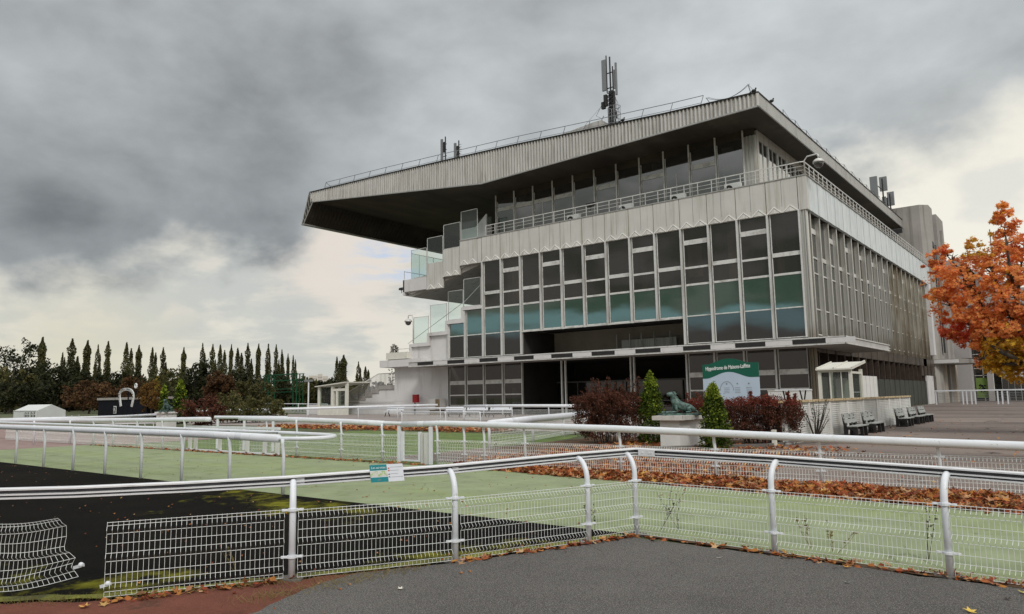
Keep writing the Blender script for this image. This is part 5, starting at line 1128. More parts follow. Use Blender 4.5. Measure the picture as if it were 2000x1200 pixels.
def lying_dog(name, loc, rz, s, label, m_):
    # x forward, z up; chest raised, front legs stretched, haunches folded
    V = [(-.34, 0, .15), (-.18, 0, .17), (.0, 0, .19), (.14, 0, .27), (.17, 0, .38), (.19, 0, .48), (.235, 0, .575), (.33, 0, .565), (.41, 0, .545),
         (.16, .085, .25), (.16, .11, .13), (.12, .11, .045), (.28, .11, .035), (.42, .105, .03), (.48, .1, .025),
         (.16, -.085, .25), (.17, -.12, .13), (.14, -.12, .045), (.32, -.125, .035), (.5, -.12, .03), (.56, -.12, .025),
         (-.30, .11, .14), (-.16, .15, .13), (-.28, .16, .045), (-.1, .17, .03), (-.30, -.11, .14), (-.16, -.15, .13), (-.28, -.16, .045), (-.1, -.17, .03),
         (-.46, .02, .07), (-.50, .12, .03), (-.42, .22, .02)]
    E_ = [(0, 1), (1, 2), (2, 3), (3, 4), (4, 5), (5, 6), (6, 7), (7, 8), (3, 9), (9, 10), (10, 11), (11, 12), (12, 13), (13, 14), (3, 15), (15, 16), (16, 17), (17, 18), (18, 19), (19, 20),
          (0, 21), (21, 22), (22, 23), (23, 24), (0, 25), (25, 26), (26, 27), (27, 28), (0, 29), (29, 30), (30, 31)]
    RR = [.14, .135, .145, .165, .13, .10, .098, .07, .052, .07, .05, .04, .032, .03, .032, .07, .05, .04, .032, .03, .032, .09, .085, .035, .03, .09, .085, .035, .03, .03, .02, .012]
    T = thing(name, loc, label, 'statue'); me = skin('body', V, E_, RR, m_, T)
    M4 = Matrix.Translation((0, 0, 0)) @ Matrix.Rotation(rz, 4, 'Z') @ Matrix.Scale(s, 4); me.transform(M4); o = bpy.data.objects.new('body', me); link(o, T, loc)
    m = MB()
    for sy in (-1, 1): m.prism([(.25, .655), (.17, .65), (.12, .57), (.17, .53), (.20, .58)], 'y', sy*.075, sy*.098)
    me = m.mesh('ear', m_); me.transform(M4); link(bpy.data.objects.new('ear', me), T, loc)
    m = MB(); m.tube([(.18+.108*math.cos(a)*.95, .108*math.sin(a), .455+.03*math.cos(a)*-1) for a in [i/12*6.283 for i in range(13)]], .012, 6); me = m.mesh('collar', m_); me.transform(M4); link(bpy.data.objects.new('collar', me), T, loc)
    m = MB(); m.box(-.56, .62, -.28, .28, -.06, .0); me = m.mesh('base', m_); me.transform(M4); link(bpy.data.objects.new('base', me), T, loc)
    return T
lying_dog('dog_statue', Vector((-10.92, 23.05, 1.135)), R(222), 1.12, 'green patinated bronze dog lying with raised head on the white plinth', M['bronze'])
p1, h1 = place_h(326, 790, 60)
T = thing('plinth', (p1.x, p1.y, 0), 'distant pale plinth under the second small statue', 'plinth'); m = MB(); m.box(p1.x-.5, p1.x+.5, p1.y-.5, p1.y+.5, 0, 1.0); m.box(p1.x-.6, p1.x+.6, p1.y-.6, p1.y+.6, 1.0, 1.12); obj('block', m, M['plinth'], T)
lying_dog('dog_statue', Vector((p1.x, p1.y, 1.2)), R(-50), 1.3, 'distant dark statue of a lying dog seen end-on between two conifers', M['bronze'])

# ------------------------------------------------------------------ signs
SX0, SX1, SY = -13.95, -11.28, 31.0
s0 = at(1372, 712, SY); s1 = at(1481, 706, SY); sb = at(1372, 765, SY)
T = thing('sign_board', (s0.x, SY, 0), 'large board with wavy dark green top reading Hippodrome de Maisons-Laffitte behind the hedge', 'sign')
W_ = s1.x-s0.x; zt = s0.z-.02; zb = .75; gm = 1.25/4.24*W_/4*4
def wave(t, base, amp): return base+amp*math.sin(math.pi*min(1, max(0, (t-.08)/.78)))**1.6+.015*t
tp = [(s0.x+W_*i/24, wave(i/24, zt, .22)) for i in range(25)]; md_ = [(s0.x+W_*i/24, wave(i/24, zt-.62, .26)) for i in range(25)]
m = MB(); m.prism(tp+md_[::-1], 'y', SY-.03, SY+.03); obj('green_top', m, M['signg'], T)
m = MB(); m.prism(md_+[(s1.x, zb), (s0.x, zb)], 'y', SY-.025, SY+.03); obj('pale_panel', m, M['signw'], T)
m = MB(); m.tube([(s0.x+.1, SY+.06, 0), (s0.x+.1, SY+.06, zt)], .04, 8); m.tube([(s1.x-.1, SY+.06, 0), (s1.x-.1, SY+.06, zt)], .04, 8); obj('post', m, M['steel'], T)
text_mesh('Hippodrome de Maisons-Laffitte', .235, M['letter'], 'lettering', T, frame_mw(((s0.x+s1.x)/2-.10, SY-.035, zt-.16), (1, 0, .04)), xs=.55, width=W_*.80, bold=.003)
m = MB()
for fx in (.2, .43, .62, .82):
    cx = s0.x+W_*fx; 
    for k in range(4): m.box(cx-.12, cx+.12, SY-.03, SY-.026, zt-1.05-k*.07, zt-1.035-k*.07)
    m.box(cx-.03, cx+.03, SY-.03, SY-.026, zt-.9, zt-.84)
m2 = []; pts = [(s0.x+W_*.43+math.cos(a)*.3, zt-1.15+math.sin(a)*.38) for a in [i/14*math.pi for i in range(15)]]
for a, b in zip(pts, pts[1:]): m.bar((a[0], SY-.028, a[1]), (b[0], SY-.028, b[1]), .02, .006, (0, 1, 0))
obj('print', m, M['antenna'], T)
# service board hung on the near rail
a = Vector(RA[5]); b = Vector(RA[6]); dj = (b-a).normalized(); nj = Vector((dj.y, -dj.x, 0)).normalized()
def onrail(px, py, off=.06):   # the board stands just in front of the rail plane
    o = a+nj*off; d = ray(px, py); t = (o-CAM).dot(nj)/d.dot(nj); return CAM+d*t
TL = onrail(721, 909); TR = onrail(786, 905.5); BL = onrail(725, 943); BR = onrail(790, 939)
ex = (TR-TL); ey = (BL-TL); T = thing('sign_board', TL, 'small teal and white services board fixed to the near rail', 'sign')
def Q(u0, u1, v0, v1, off=0): n_ = nj*off; return [TL+ex*u0+ey*v1+n_, TL+ex*u1+ey*v1+n_, TL+ex*u1+ey*v0+n_, TL+ex*u0+ey*v0+n_]
q = Q(0, 1, 0, 1); m = MB(); m.hexa([v-nj*.006 for v in q]+q); obj('board', m, M['paper'], T)
for nm, (u0, u1, v0, v1), mt in (('header', (0, .51, 0, .33), M['teal']), ('map', (0.0, .51, .37, .68), M['mapc']), ('footer', (0, .52, .72, 1), M['teal'])):
    m = MB(); m.quad(*Q(u0, u1, v0, v1, .0015)); obj(nm, m, mt, T)
tm = frame_mw(TL+ex*.26+ey*.17+nj*.003, ex, -ey); text_mesh('Les services', .034, M['letter'], 'lettering', T, tm, width=ex.length*.42, extrude=0)
m = MB(); [m.quad(*Q(.60, .60+.38*w, .17+.19*i, .185+.19*i, .002)) for i, w in enumerate((1, .7, .6, 1, .5)[:4])]; m.quad(*Q(.45*0+.2, .3, .85, .9, .002)); obj('print', m, M['steel'], T)
m = MB()
for i, v in enumerate((.2, .33)): m.quad(*Q(.535, .585, v, v+.07, .003))
obj('pictogram', m, mat('red pictogram', (.6, .12, .08), .5, var=0), T)
m = MB()
for i, v in enumerate((.55, .7)): m.quad(*Q(.535, .585, v, v+.06, .003))
obj('pictogram', m, M['steel'], T)

# ------------------------------------------------------------------ benches, wall, kiosks
def bench_proto(loc, label, group):
    T = thing('park_bench', loc, label, 'bench', group); L2 = .95
    for i, (x0, x1, z) in enumerate(((-.02, .16, .43), (.18, .36, .435))): m = MB(); m.box(x0, x1, -L2, L2, z-.04, z); obj('seat_slat', m, M['bench_wood'], T, at_=loc)
    for z0, z1, xo in ((.52, .68, -.09), (.71, .88, -.15)): m = MB(); m.hexa([(xo, -L2, z0), (xo+.035, -L2, z0), (xo+.035, L2, z0), (xo, L2, z0), (xo-.05, -L2, z1), (xo-.015, -L2, z1), (xo-.015, L2, z1), (xo-.05, L2, z1)]); obj('back_slat', m, M['bench_wood'], T, at_=loc)
    for y in (-.9, -.02, .62):
        m = MB(); m.prism([(-.16, 0), (-.04, 0), (.0, .28), (.22, .28), (.24, 0), (.36, 0), (.34, .39), (-.04, .39), (-.08, .5), (-.15, .86), (-.22, .9), (-.16, .45)], 'y', y, y+.1); m.box(-.14, .34, y, y+.1, 0, .06); m.box(-.1, -.055, y-.1, y+.18, .45, .54)
        obj('support', m, M['black_p'], T, at_=loc)
    return T
bn = [(-7.65, 31.9, 'grey slatted bench nearest the near end of the white wall', ), (-7.65, 35.0, 'second grey bench, overlapped by the nearest one'), (-7.6, 41.4, 'third grey bench, first of the farther group of three'), (-7.6, 44.6, 'fourth grey bench, middle of the farther group'), (-7.6, 47.4, 'grey bench at the far end of the row beside the wall end')]
B0 = bench_proto(Vector((bn[0][0], bn[0][1], 0)), bn[0][2], 'grey benches along the white slatted wall')
for x, y, lab in bn[1:]: dup(B0, (x, y, 0), label=lab)
wb = [(-56.6, 52.5, 'white bench in front of the plain end wall of the stand'), (-47.3, 51.5, 'white bench before the ground floor windows, left'), (-44.6, 51.5, 'white bench before the ground floor windows, middle'), (-41.8, 51.5, 'white bench before the ground floor windows, right')]
W0 = None
for x, y, lab in wb:
    if W0 is None:
        loc = Vector((x, y, 0)); W0 = thing('white_bench', loc, lab, 'bench', 'white benches in front of the stand'); m = MB(); m.hexa([(-1.25, .1, .62), (1.25, .1, .62), (1.25, .16, .62), (-1.25, .16, .62), (-1.25, .2, .98), (1.25, .2, .98), (1.25, .26, .98), (-1.25, .26, .98)]); m.box(-1.25, 1.25, -.35, .08, .44, .5); obj('boards', m, M['white'], W0, at_=loc)
        m = MB()
        for sx in (-.95, .95): m.bar((sx, -.25, .44), (sx-.15, -.3, 0), .06); m.bar((sx, .05, .44), (sx+.1, .15, 0), .06); m.bar((sx, .1, .44), (sx, .2, .9), .06)
        obj('legs', m, M['darkm'], W0, at_=loc)
    else: dup(W0, (x, y, 0), label=lab)
T = thing('slatted_wall', (-8.3, 36, 0), 'long white slatted wall with rusty flaking cap behind the benches', 'wall')
m = MB(); m.box(-8.36, -8.3, 25.4, 47.4, 0, 1.4)
for i in range(17): m.hexa([(-8.3, 25.4, .06+i*.08), (-8.27, 25.4, .06+i*.08), (-8.27, 47.4, .06+i*.08), (-8.3, 47.4, .06+i*.08), (-8.3, 25.4, .12+i*.08), (-8.285, 25.4, .12+i*.08), (-8.285, 47.4, .12+i*.08), (-8.3, 47.4, .12+i*.08)])
m.box(-12.5, -8.36, 25.5, 25.56, 0, 1.4) if False else None
obj('slats', m, M['louvre'], T)
for i in range(9): m = MB(); y = 25.4+i*2.72; m.box(-8.29, -8.24, y, y+.22, 0, 1.42); obj('pier', m, M['plinth'], T)
m = MB(); m.box(-8.42, -8.2, 25.35, 47.45, 1.41, 1.49); obj('cap', m, M['rust'], T)
# kiosk right
kp = at(1604, 778, 47)
T = thing('glass_kiosk', (-12, 45, 0), 'cream framed glass kiosk with sloping roof behind the right end of the slatted wall', 'kiosk')
kx0, kx1, ky0, ky1 = -13.0, -11.25, 47, 49.5
m = MB()
for x, y in ((kx0, ky0), (kx1, ky0), (kx1, ky1), (kx0, ky1)): m.box(x-.09, x+.09, y-.09, y+.09, 0, 3.15)
m.box(kx0, kx1, ky0-.05, ky0+.05, 2.95, 3.1); m.box(kx1-.05, kx1+.05, ky0, ky1, 2.85, 2.98); m.box(kx0+.55, kx0+.63, ky0-.03, ky0+.03, 0, 2.95); m.box(kx1-.55, kx1-.5, ky0-.03, ky0+.03, 0, 2.95); m.box(kx0, kx1, ky0-.03, ky0+.03, 0, .9)
obj('frame', m, M['cream'], T)
m = MB(); m.hexa([(kx0-.15, ky0-.3, 3.08), (kx1+.2, ky0-.3, 3.08), (kx1+.2, ky1+.6, 3.55), (kx0-.15, ky1+.6, 3.55), (kx0-.15, ky0-.3, 3.16), (kx1+.2, ky0-.3, 3.16), (kx1+.2, ky1+.6, 3.65), (kx0-.15, ky1+.6, 3.65)])
for x in (kx0-.1, (kx0+kx1)/2, kx1+.15): m.bar((x, ky0-.3, 3.2), (x, ky1+.6, 3.69), .07, .06)
obj('roof', m, M['cream'], T)
for q in (((kx0+.09, ky0, .9), (kx1-.09, ky0, .9), (kx1-.09, ky0, 2.95), (kx0+.09, ky0, 2.95)), ((kx1, ky0+.1, .1), (kx1, ky1-.1, .1), (kx1, ky1-.1, 2.85), (kx1, ky0+.1, 2.85)), ((kx0+.09, ky1, .1), (kx1-.09, ky1, .1), (kx1-.09, ky1, 2.85), (kx0+.09, ky1, 2.85))): m = MB(); m.quad(*q); obj('pane', m, M['glasst'], T)
m = MB(); m.box(kx0+.3, kx1-.8, ky1-.2, ky1-.15, 0, 2.6); m.box(kx1-.5, kx1-.1, ky0+.6, ky0+.65, .3, 2.5); obj('inner_door', m, M['annex'], T)
T = thing('white_screen_wall', (-11.0, 50, 0), 'plain white panel wall to the right of the glass kiosk', 'wall'); m = MB(); m.box(-11.35, -11.25, 49.7, 53.8, 0, 2.75); obj('panels', m, M['plinth'], T); m = MB(); [m.box(-11.26, -11.235, 49.7+i*1.02, 49.73+i*1.02, 0, 2.75) for i in range(5)]; obj('batten', m, M['cladd'], T)
# standing counter left of the kiosk
tp0 = at(1517, 762, 40); tp1 = at(1580, 759, 40); T = thing('bar_table', (tp0.x, 40, 0), 'high table with white top on dark crossed legs left of the glass kiosk', 'table')
m = MB(); m.box(tp0.x, tp1.x, 39.7, 40.5, tp0.z-.04, tp0.z+.02); obj('tabletop', m, M['white'], T)
m = MB(); [m.bar((x, 40.1, tp0.z-.04), (x-.35, 40.1, 0), .06) for x in (tp0.x+.6, tp1.x-.2)]; [m.bar((x-.3, 40.1, tp0.z-.04), (x+.05, 40.1, 0), .06) for x in (tp0.x+.6, tp1.x-.2)]; obj('legs', m, M['darkm'], T)
T = thing('low_white_wall', (-13, 43, 0), 'low white wall under the high table', 'wall'); w0 = at(1500, 765, 43); w1 = at(1584, 763, 43); m = MB(); m.box(w0.x, w1.x, 43, 43.12, 0, w1.z); obj('panels', m, M['plinth'], T); m = MB(); m.box(w0.x-.03, w1.x+.03, 42.97, 43.15, w1.z, w1.z+.05); obj('cap', m, M['cream'], T)
T = thing('edging_plank', (-8.6, 24.9, 0), 'weathered timber edging at the foot of the clipped hedge', 'edging'); m = MB(); m.bar((-11.2, 21.6, .06), (-8.5, 24.3, .06), .1, .12); m.bar((-8.5, 24.3, .06), (-8.3, 25.3, .06), .1, .12); m.bar((-8.2, 25.2, .12), (-7.6, 27.5, .12), .05, .05); obj('timber', m, M['fplinth'], T); m = MB(); m.box(-8.45, -8.33, 24.6, 24.75, 0, .55); obj('stake', m, M['cream'], T)
# kiosk left
T = thing('glass_kiosk', (-72, 57, 0), 'white framed glass kiosk with slanting roof at the foot of the outside stair', 'kiosk')
k0 = -74.9; k1 = -69.7; m = MB()
for x in (k0, k1): m.box(x-.16, x+.16, 56.9, 57.2, 0, 3.45 if x == k0 else 3.75)
m.box(-72.5, -72.1, 56.9, 57.2, 0, 3.4); m.box(-71.6, -71.3, 56.9, 57.1, 0, 3.1); m.box(-72.4, k1, 56.95, 57.1, 2.85, 3.15); m.box(k0, k1, 56.95, 57.1, 0, 1.1); obj('frame', m, M['cream'], T); m = MB(); m.box(k0-.1, k0+.1, 60, 60.3, 0, 3.4); obj('rear_post', m, M['cream'], T)
m = MB(); m.hexa([(k0-.4, 56.6, 3.4), (k1+.2, 56.6, 3.8), (k1+.2, 60.4, 3.8), (k0-.4, 60.4, 3.4), (k0-.4, 56.6, 3.5), (k1+.2, 56.6, 3.92), (k1+.2, 60.4, 3.92), (k0-.4, 60.4, 3.5)]); obj('roof', m, M['cream'], T)
for a_, b_, z_ in ((k0+.16, -72.5, 3.4), (-71.3, k1-.16, 2.85)): m = MB(); m.quad((a_, 57.02, 1.1), (b_, 57.02, 1.1), (b_, 57.02, z_), (a_, 57.02, z_)); obj('pane', m, M['glasst'], T)
T = thing('letter_box', (-60.7, 59.6, 0), 'red box on a thin dark post against the white end wall', 'box'); m = MB(); m.box(-61.05, -60.35, 59.4, 59.8, 1.35, 2.25); obj('box', m, M['redp'], T); m = MB(); m.tube([(-60.85, 59.6, 0), (-60.85, 59.6, 1.35)], .06, 8); obj('post', m, M['darkm'], T)
T = thing('electrical_cabinet', (-57.2, 59.5, 0), 'beige metal cabinet beside the ground floor windows', 'cabinet'); m = MB(); m.box(-58.15, -56.35, 59.0, 59.9, .5, 1.75); obj('casing', m, M['conc'], T); m = MB(); m.box(-57.0, -56.4, 58.95, 59.0, .6, 1.7); m.box(-58.0, -56.5, 59.1, 59.8, 0, .5); obj('door', m, M['joint'], T)

# ------------------------------------------------------------------ distant things
def pxbox(x0, x1, D): a, _ = place_h(x0, 790, D); b, _ = place_h(x1, 790, D); return a, b
# white tent
ta = at(26, 812, 40); tb_ = at(71, 812, 40); tc = at(128, 809, 44)
a = Vector((ta.x, ta.y, 0)); b = Vector((tb_.x, tb_.y, 0)); c = Vector((tc.x, tc.y, 0)); T = thing('marquee_tent', a, 'white marquee tent with small arched windows at the far left', 'tent')
hz = at(26, 803, 40).z; hr = at(57, 791, 42).z; d_ = a+(c-b); ho = Vector((0, 0, hz)); rg = Vector((0, 0, hr))
m = MB(); m.quad(a, b, b+ho, a+ho); m.quad(b, c, c+ho, b+ho); m.quad(c, d_, d_+ho, c+ho); m.quad(d_, a, a+ho, d_+ho); m.quad(b+ho, c+ho, (b+c)/2+rg); m.quad(a+ho, d_+ho, (a+d_)/2+rg); obj('canvas_wall', m, M['tent'], T)
m = MB(); up_ = Vector((0, 0, .05)); m.quad(a+ho, b+ho, (b+c)/2+rg, (a+d_)/2+rg); m.quad(d_+ho, c+ho, (b+c)/2+rg, (a+d_)/2+rg); m.bar(a+ho, b+ho, .12); m.bar(b, b+ho, .1); obj('roof', m, M['tent'], T)
u_ = (b-a)
for t in (.53, .64, .78, .90):
    p = a+u_*t; n_ = Vector((u_.y, -u_.x, 0)).normalized()*.03; w = u_.normalized()*.38; m = MB()
    m.quad(*[p+n_+w*x_+Vector((0, 0, z)) for x_, z in ((-1, hz*.15), (1, hz*.15), (1, hz*.65), (.6, hz*.82), (0, hz*.88), (-.6, hz*.82), (-1, hz*.65))]); wo = obj('arched_window', m, M['glasslo'], T)
    m = MB(); m.bar(p+n_*1.5+Vector((0, 0, hz*.15)), p+n_*1.5+Vector((0, 0, hz*.86)), .09); m.bar(p+n_*1.5-w+Vector((0, 0, hz*.5)), p+n_*1.5+w+Vector((0, 0, hz*.5)), .09); obj('glazing_bar', m, M['tent'], wo)
# black hut
ha, hb = at(191, 811, 44), at(286, 808, 44); T = thing('black_hut', (ha.x, 44, 0), 'long black hut with a grey roof edge behind the horseshoe sign', 'hut')
hzt = at(191, 782, 44).z; m = MB(); m.box(ha.x, hb.x, 44, 48, 0, hzt); obj('wall', m, M['hut'], T); m = MB(); m.box(ha.x-.15, hb.x+.1, 43.85, 48.2, hzt-.02, hzt+.28); obj('roof', m, M['gcon'], T)
s_ = at(224, 801, 43.9); m = MB(); m.box(s_.x-.38, s_.x+.38, 43.9, 43.95, s_.z-.45, s_.z+.5); so = obj('sign', m, M['tent'], T); m = MB(); m.box(s_.x-.27, s_.x+.27, 43.87, 43.9, s_.z-.34, s_.z+.38); obj('sign_field', m, M['hut'], so)
text_mesh('B', .7, M['letter'], 'lettering', so, frame_mw((s_.x, 43.85, s_.z), (1, 0, 0)))
# horseshoe sign
hp = at(247, 812, 40); T = thing('horseshoe_sign', (hp.x, 40, 0), 'big white horseshoe sign on poles, open side down, lettered around the arch', 'sign')
pl = [at(x, y, 40) for x, y in ((236, 794), (234.5, 783), (233.5, 775), (234.5, 768), (239, 762.5), (247, 760.5), (255, 762.5), (259.5, 768), (260.5, 775), (259.5, 783), (257, 794))]; sp_ = smooth_path(pl, 4)
m = MB()
for i in range(len(sp_)-1):
    p, q = sp_[i], sp_[i+1]
    if i < len(sp_)-1: m.bar(p, q+(q-p)*.25, .12, .36, (0, 1, 0)) if False else m.bar(p, q+(q-p)*.2, .30, .12, (0, 1, 0))
obj('horseshoe', m, M['tent'], T)
tx = 'MAISONS-LAFFITTE'
L_ = [0]
for p, q in zip(sp_, sp_[1:]): L_.append(L_[-1]+(q-p).length)
for i, ch in enumerate(tx):
    s = L_[-1]*(.17+.66*i/(len(tx)-1)); k = max(j for j in range(len(L_)) if L_[j] <= s); k = min(k, len(sp_)-2); p = sp_[k].lerp(sp_[k+1], (s-L_[k])/(L_[k+1]-L_[k])); t_ = (sp_[k+1]-sp_[k]).normalized()
    t_ = Vector((t_.x, 0, t_.z)).normalized(); text_mesh(ch, .27, M['hut'], 'letter', T, frame_mw((p.x, 39.92, p.z), t_, (-t_.z, 0, t_.x)), extrude=.01)
m = MB(); m.tube([(hp.x-.05, 40.1, 0), (hp.x-.05, 40.1, pl[5].z)], .05, 8); m.tube([(hp.x+.1, 40.1, 0), (hp.x+.1, 40.1, pl[5].z)], .04, 8); m.box(pl[0].x-.1, pl[0].x+.1, 40.05, 40.15, 0, pl[0].z); m.box(pl[-1].x-.1, pl[-1].x+.1, 40.05, 40.15, 0, pl[-1].z); obj('pole', m, M['hut'], T)
rc = at(265.5, 754, 40); T = thing('ring_sign', (rc.x, 40, 0), 'white ring on a dark pole above the right shoulder of the horseshoe sign', 'sign'); m = MB(); m.tube([(rc.x+math.cos(a)*.235, 40, rc.z+math.sin(a)*.235) for a in [i/20*6.2832 for i in range(21)]], .085, 8); obj('ring', m, M['tent'], T, smooth=True); m = MB(); m.tube([(rc.x, 40.05, 0), (rc.x, 40.05, rc.z-.2)], .03, 6); obj('pole', m, M['hut'], T)
for x, lab in ((228, 'person in dark clothes left of the horseshoe, seen small beside the black hut'), ):
    pass
# green steel frame
ga = at(516, 790, 70); gb = at(578, 788, 70); T = thing('steel_frame', (ga.x, 70, 0), 'green painted steel scaffold frame in front of the poplars', 'steel frame'); gt = at(516, 733, 70).z; m = MB()
for x in (ga.x, ga.x+.9, gb.x-.9, gb.x): 
    for y in (70, 71.2): m = MB(); m.box(x-.07, x+.07, y, y+.14, 0, gt); obj('upright', m, M['grnp'], T)
m = MB()
for z in (gt, gt-.95): m.box(ga.x-.4, gb.x+.2, 70, 70.14, z-.09, z+.02); m.box(ga.x-.4, gb.x+.2, 71.2, 71.34, z-.09, z+.02)
for z in (gt*.52, gt*.6, gt*.12): m.box(ga.x, gb.x, 70, 70.1, z, z+.09)
for i in range(9): x = ga.x+(gb.x-ga.x)*i/9; m.bar((x, 70.07, gt-.9), (x+.5, 70.07, gt-.1), .05)
obj('cross_beam', m, M['grnp'], T)
# thin lamp posts
for x, yt, D, lab in ((602, 746, 95, 'thin white lamp post left of the white framed kiosk'), (603.5, 800, 0, '')):
    if not D: continue
    p, h = place_h(x, yt, D); T = thing('lamp_post', p, lab, 'lamp post'); m = MB(); m.tube([p, p+Vector((0, 0, h))], .09, 6); obj('pole', m, M['white'], T); m = MB(); m.box(p.x-.7, p.x+.7, p.y-.1, p.y+.1, h, h+.25); obj('lamp_head', m, M['antenna'], T)
# far apartments
p, h = place_h(612, 733, 700); q, _ = place_h(640, 733, 700); T = thing('apartment_block', p, 'far pale apartment block on the horizon behind the lamp post', 'building'); dd = (q-p); 
for i, (t0, t1, hh) in enumerate(((-.35, .25, .98), (.28, .6, 1.04), (.62, 1.0, .96))):
    a = p+dd*t0; b = p+dd*t1; n_ = Vector((-dd.y, dd.x, 0)).normalized()*12; m = MB(); H = Vector((0, 0, h*hh)); m.hexa([a, b, b+n_, a+n_, a+H, b+H, b+n_+H, a+n_+H]); wo = obj('wing', m, M['town'], T)
    m = MB(); nn = -n_.normalized()*.15
    for r_ in range(7):
        for c_ in range(8): c0 = a.lerp(b, (c_+.25)/8); c1 = a.lerp(b, (c_+.6)/8); z0 = h*hh*(.25+r_*.1); m.quad(c0+nn+Vector((0, 0, z0)), c1+nn+Vector((0, 0, z0)), c1+nn+Vector((0, 0, z0+1.3)), c0+nn+Vector((0, 0, z0+1.3)))
    obj('windows', m, M['townw'], T) if i < 3 else None
# tables and small clutter near the far rail
T = thing('folding_table', (at(435, 805, 42).x, 42, 0), 'white folding table left out on the gravel in the middle distance', 'table'); p = at(410, 808, 42); q = at(450, 808, 42); m = MB(); m.box(p.x, q.x, 42, 43, .72, .76); obj('tabletop', m, M['white'], T); m = MB(); [m.box(x, x+.06, y, y+.06, 0, .72) for x in (p.x+.1, q.x-.15) for y in (42.1, 42.8)]; obj('legs', m, M['white'], T)
# hills / distant tree mass that reads as one
mb = MB(); 
for i in range(5200):
    x = random.uniform(-60, 760); p, h = place_h(x, random.gauss(768, 9)-(10 if x < 350 else 0), random.uniform(240, 300)); z = random.uniform(0, max(1.5, h)); s = random.uniform(1.2, 2.6); ax = Vector((random.gauss(0, 1), random.gauss(0, 1), random.gauss(0, 1))).normalized()*s; bx = ax.orthogonal().normalized()*s*.8; c = p+Vector((0, 0, z)); mb.quad(c-ax, c-bx, c+ax, c+bx)
obj('distant_wood', mb, LM['dark'], None, 'distant dark wood along the horizon that reads as one mass', 'trees', kind='stuff')
mb = MB(); P_ = [place_h(x, 770+4*math.sin(x*.05), 310)[0]+Vector((0, 0, place_h(x, 768+4*math.sin(x*.05)+2*math.sin(x*.21), 310)[1])) for x in range(-200, 800, 12)]
for a, b in zip(P_, P_[1:]): mb.quad((a.x, a.y, 0), (b.x, b.y, 0), b, a); n_ = Vector((a.x, a.y, 0)).normalized()*30; mb.quad(a, b, b+n_-Vector((0, 0, 2)), a+n_-Vector((0, 0, 2)))
obj('hill', mb, M['lawn'] if False else LM['dark'], kind='structure')

# ------------------------------------------------------------------ sky and light
def dirv(az, el): return Vector((math.sin(az)*math.cos(el), math.cos(az)*math.cos(el), math.sin(el)))
def pxdir(x, y): return ray(x, y).normalized()
w = bpy.data.worlds.new('World'); scene.world = w; w.use_nodes = True; nt = w.node_tree; nt.nodes.clear(); N = nt.nodes; L = nt.links
out = N.new('ShaderNodeOutputWorld'); bg = N.new('ShaderNodeBackground'); L.new(bg.outputs[0], out.inputs[0])
tc = N.new('ShaderNodeTexCoord'); D = tc.outputs['Generated']
def val(s, v):
    if hasattr(v, 'is_linked'): L.new(v, s)
    elif isinstance(v, (tuple, list, Vector)): s.default_value = tuple(v) if len(s.default_value) == len(v) else (*v, 1)
    else: s.default_value = v
def mth(op, a, b=0., c=0., clamp=False):
    n = N.new('ShaderNodeMath'); n.operation = op; n.use_clamp = clamp; val(n.inputs[0], a); val(n.inputs[1], b); val(n.inputs[2], c); return n.outputs[0]
def vdot(a, b): n = N.new('ShaderNodeVectorMath'); n.operation = 'DOT_PRODUCT'; val(n.inputs[0], a); val(n.inputs[1], b); return n.outputs['Value']
def blob(x, y, sig, d=None):     # soft patch of sky centred on a direction, sig in degrees
    d = d or pxdir(x, y); k = 1/(R(sig)**2); return mth('EXPONENT', mth('MULTIPLY', mth('SUBTRACT', vdot(D, d), 1.), k))
def mixc(f, a, b):
    n = N.new('ShaderNodeMix'); n.data_type = 'RGBA'; val(n.inputs[0], f); val(n.inputs[6], a); val(n.inputs[7], b); return n.outputs[2]
def mr(f, a, b, c=0., d=1., smooth=True):
    n = N.new('ShaderNodeMapRange'); n.interpolation_type = 'SMOOTHSTEP' if smooth else 'LINEAR'; val(n.inputs[0], f); n.inputs[1].default_value = a; n.inputs[2].default_value = b; n.inputs[3].default_value = c; n.inputs[4].default_value = d; return n.outputs[0]
sep = N.new('ShaderNodeSeparateXYZ'); L.new(D, sep.inputs[0]); dz = sep.outputs[2]
den = mth('ADD', mth('MAXIMUM', dz, 0.), .16); cmb = N.new('ShaderNodeCombineXYZ'); L.new(mth('DIVIDE', sep.outputs[0], den), cmb.inputs[0]); L.new(mth('DIVIDE', sep.outputs[1], den), cmb.inputs[1])
def cloud(sc, off, det=7, rough=.55, dist=.6):
    mp = N.new('ShaderNodeMapping'); mp.inputs['Location'].default_value = off; L.new(cmb.outputs[0], mp.inputs[0]); n = N.new('ShaderNodeTexNoise'); n.inputs['Scale'].default_value = sc; n.inputs['Detail'].default_value = det; n.inputs['Roughness'].default_value = rough; n.inputs['Distortion'].default_value = dist
    L.new(mp.outputs[0], n.inputs['Vector']); return n.outputs[0]
c1 = cloud(.75, (3.1, 1.7, 0)); c2 = cloud(2.2, (7.3, 2.2, 0), 8, .6, .3); c3 = cloud(.45, (1.3, 8.2, 2), 4)
def dcloud(sc, off, det=6, rough=.5, dist=.4, st=(1, 1, 1.7)):
    mp = N.new('ShaderNodeMapping'); mp.inputs['Location'].default_value = off; mp.inputs['Scale'].default_value = st; L.new(D, mp.inputs[0]); n = N.new('ShaderNodeTexNoise'); n.inputs['Scale'].default_value = sc; n.inputs['Detail'].default_value = det; n.inputs['Roughness'].default_value = rough; n.inputs['Distortion'].default_value = dist
    L.new(mp.outputs[0], n.inputs['Vector']); return mth('SUBTRACT', n.outputs[0], .5)
def add(a, b): return mth('ADD', a, b)
def mul(a, b): return mth('MULTIPLY', a, b)
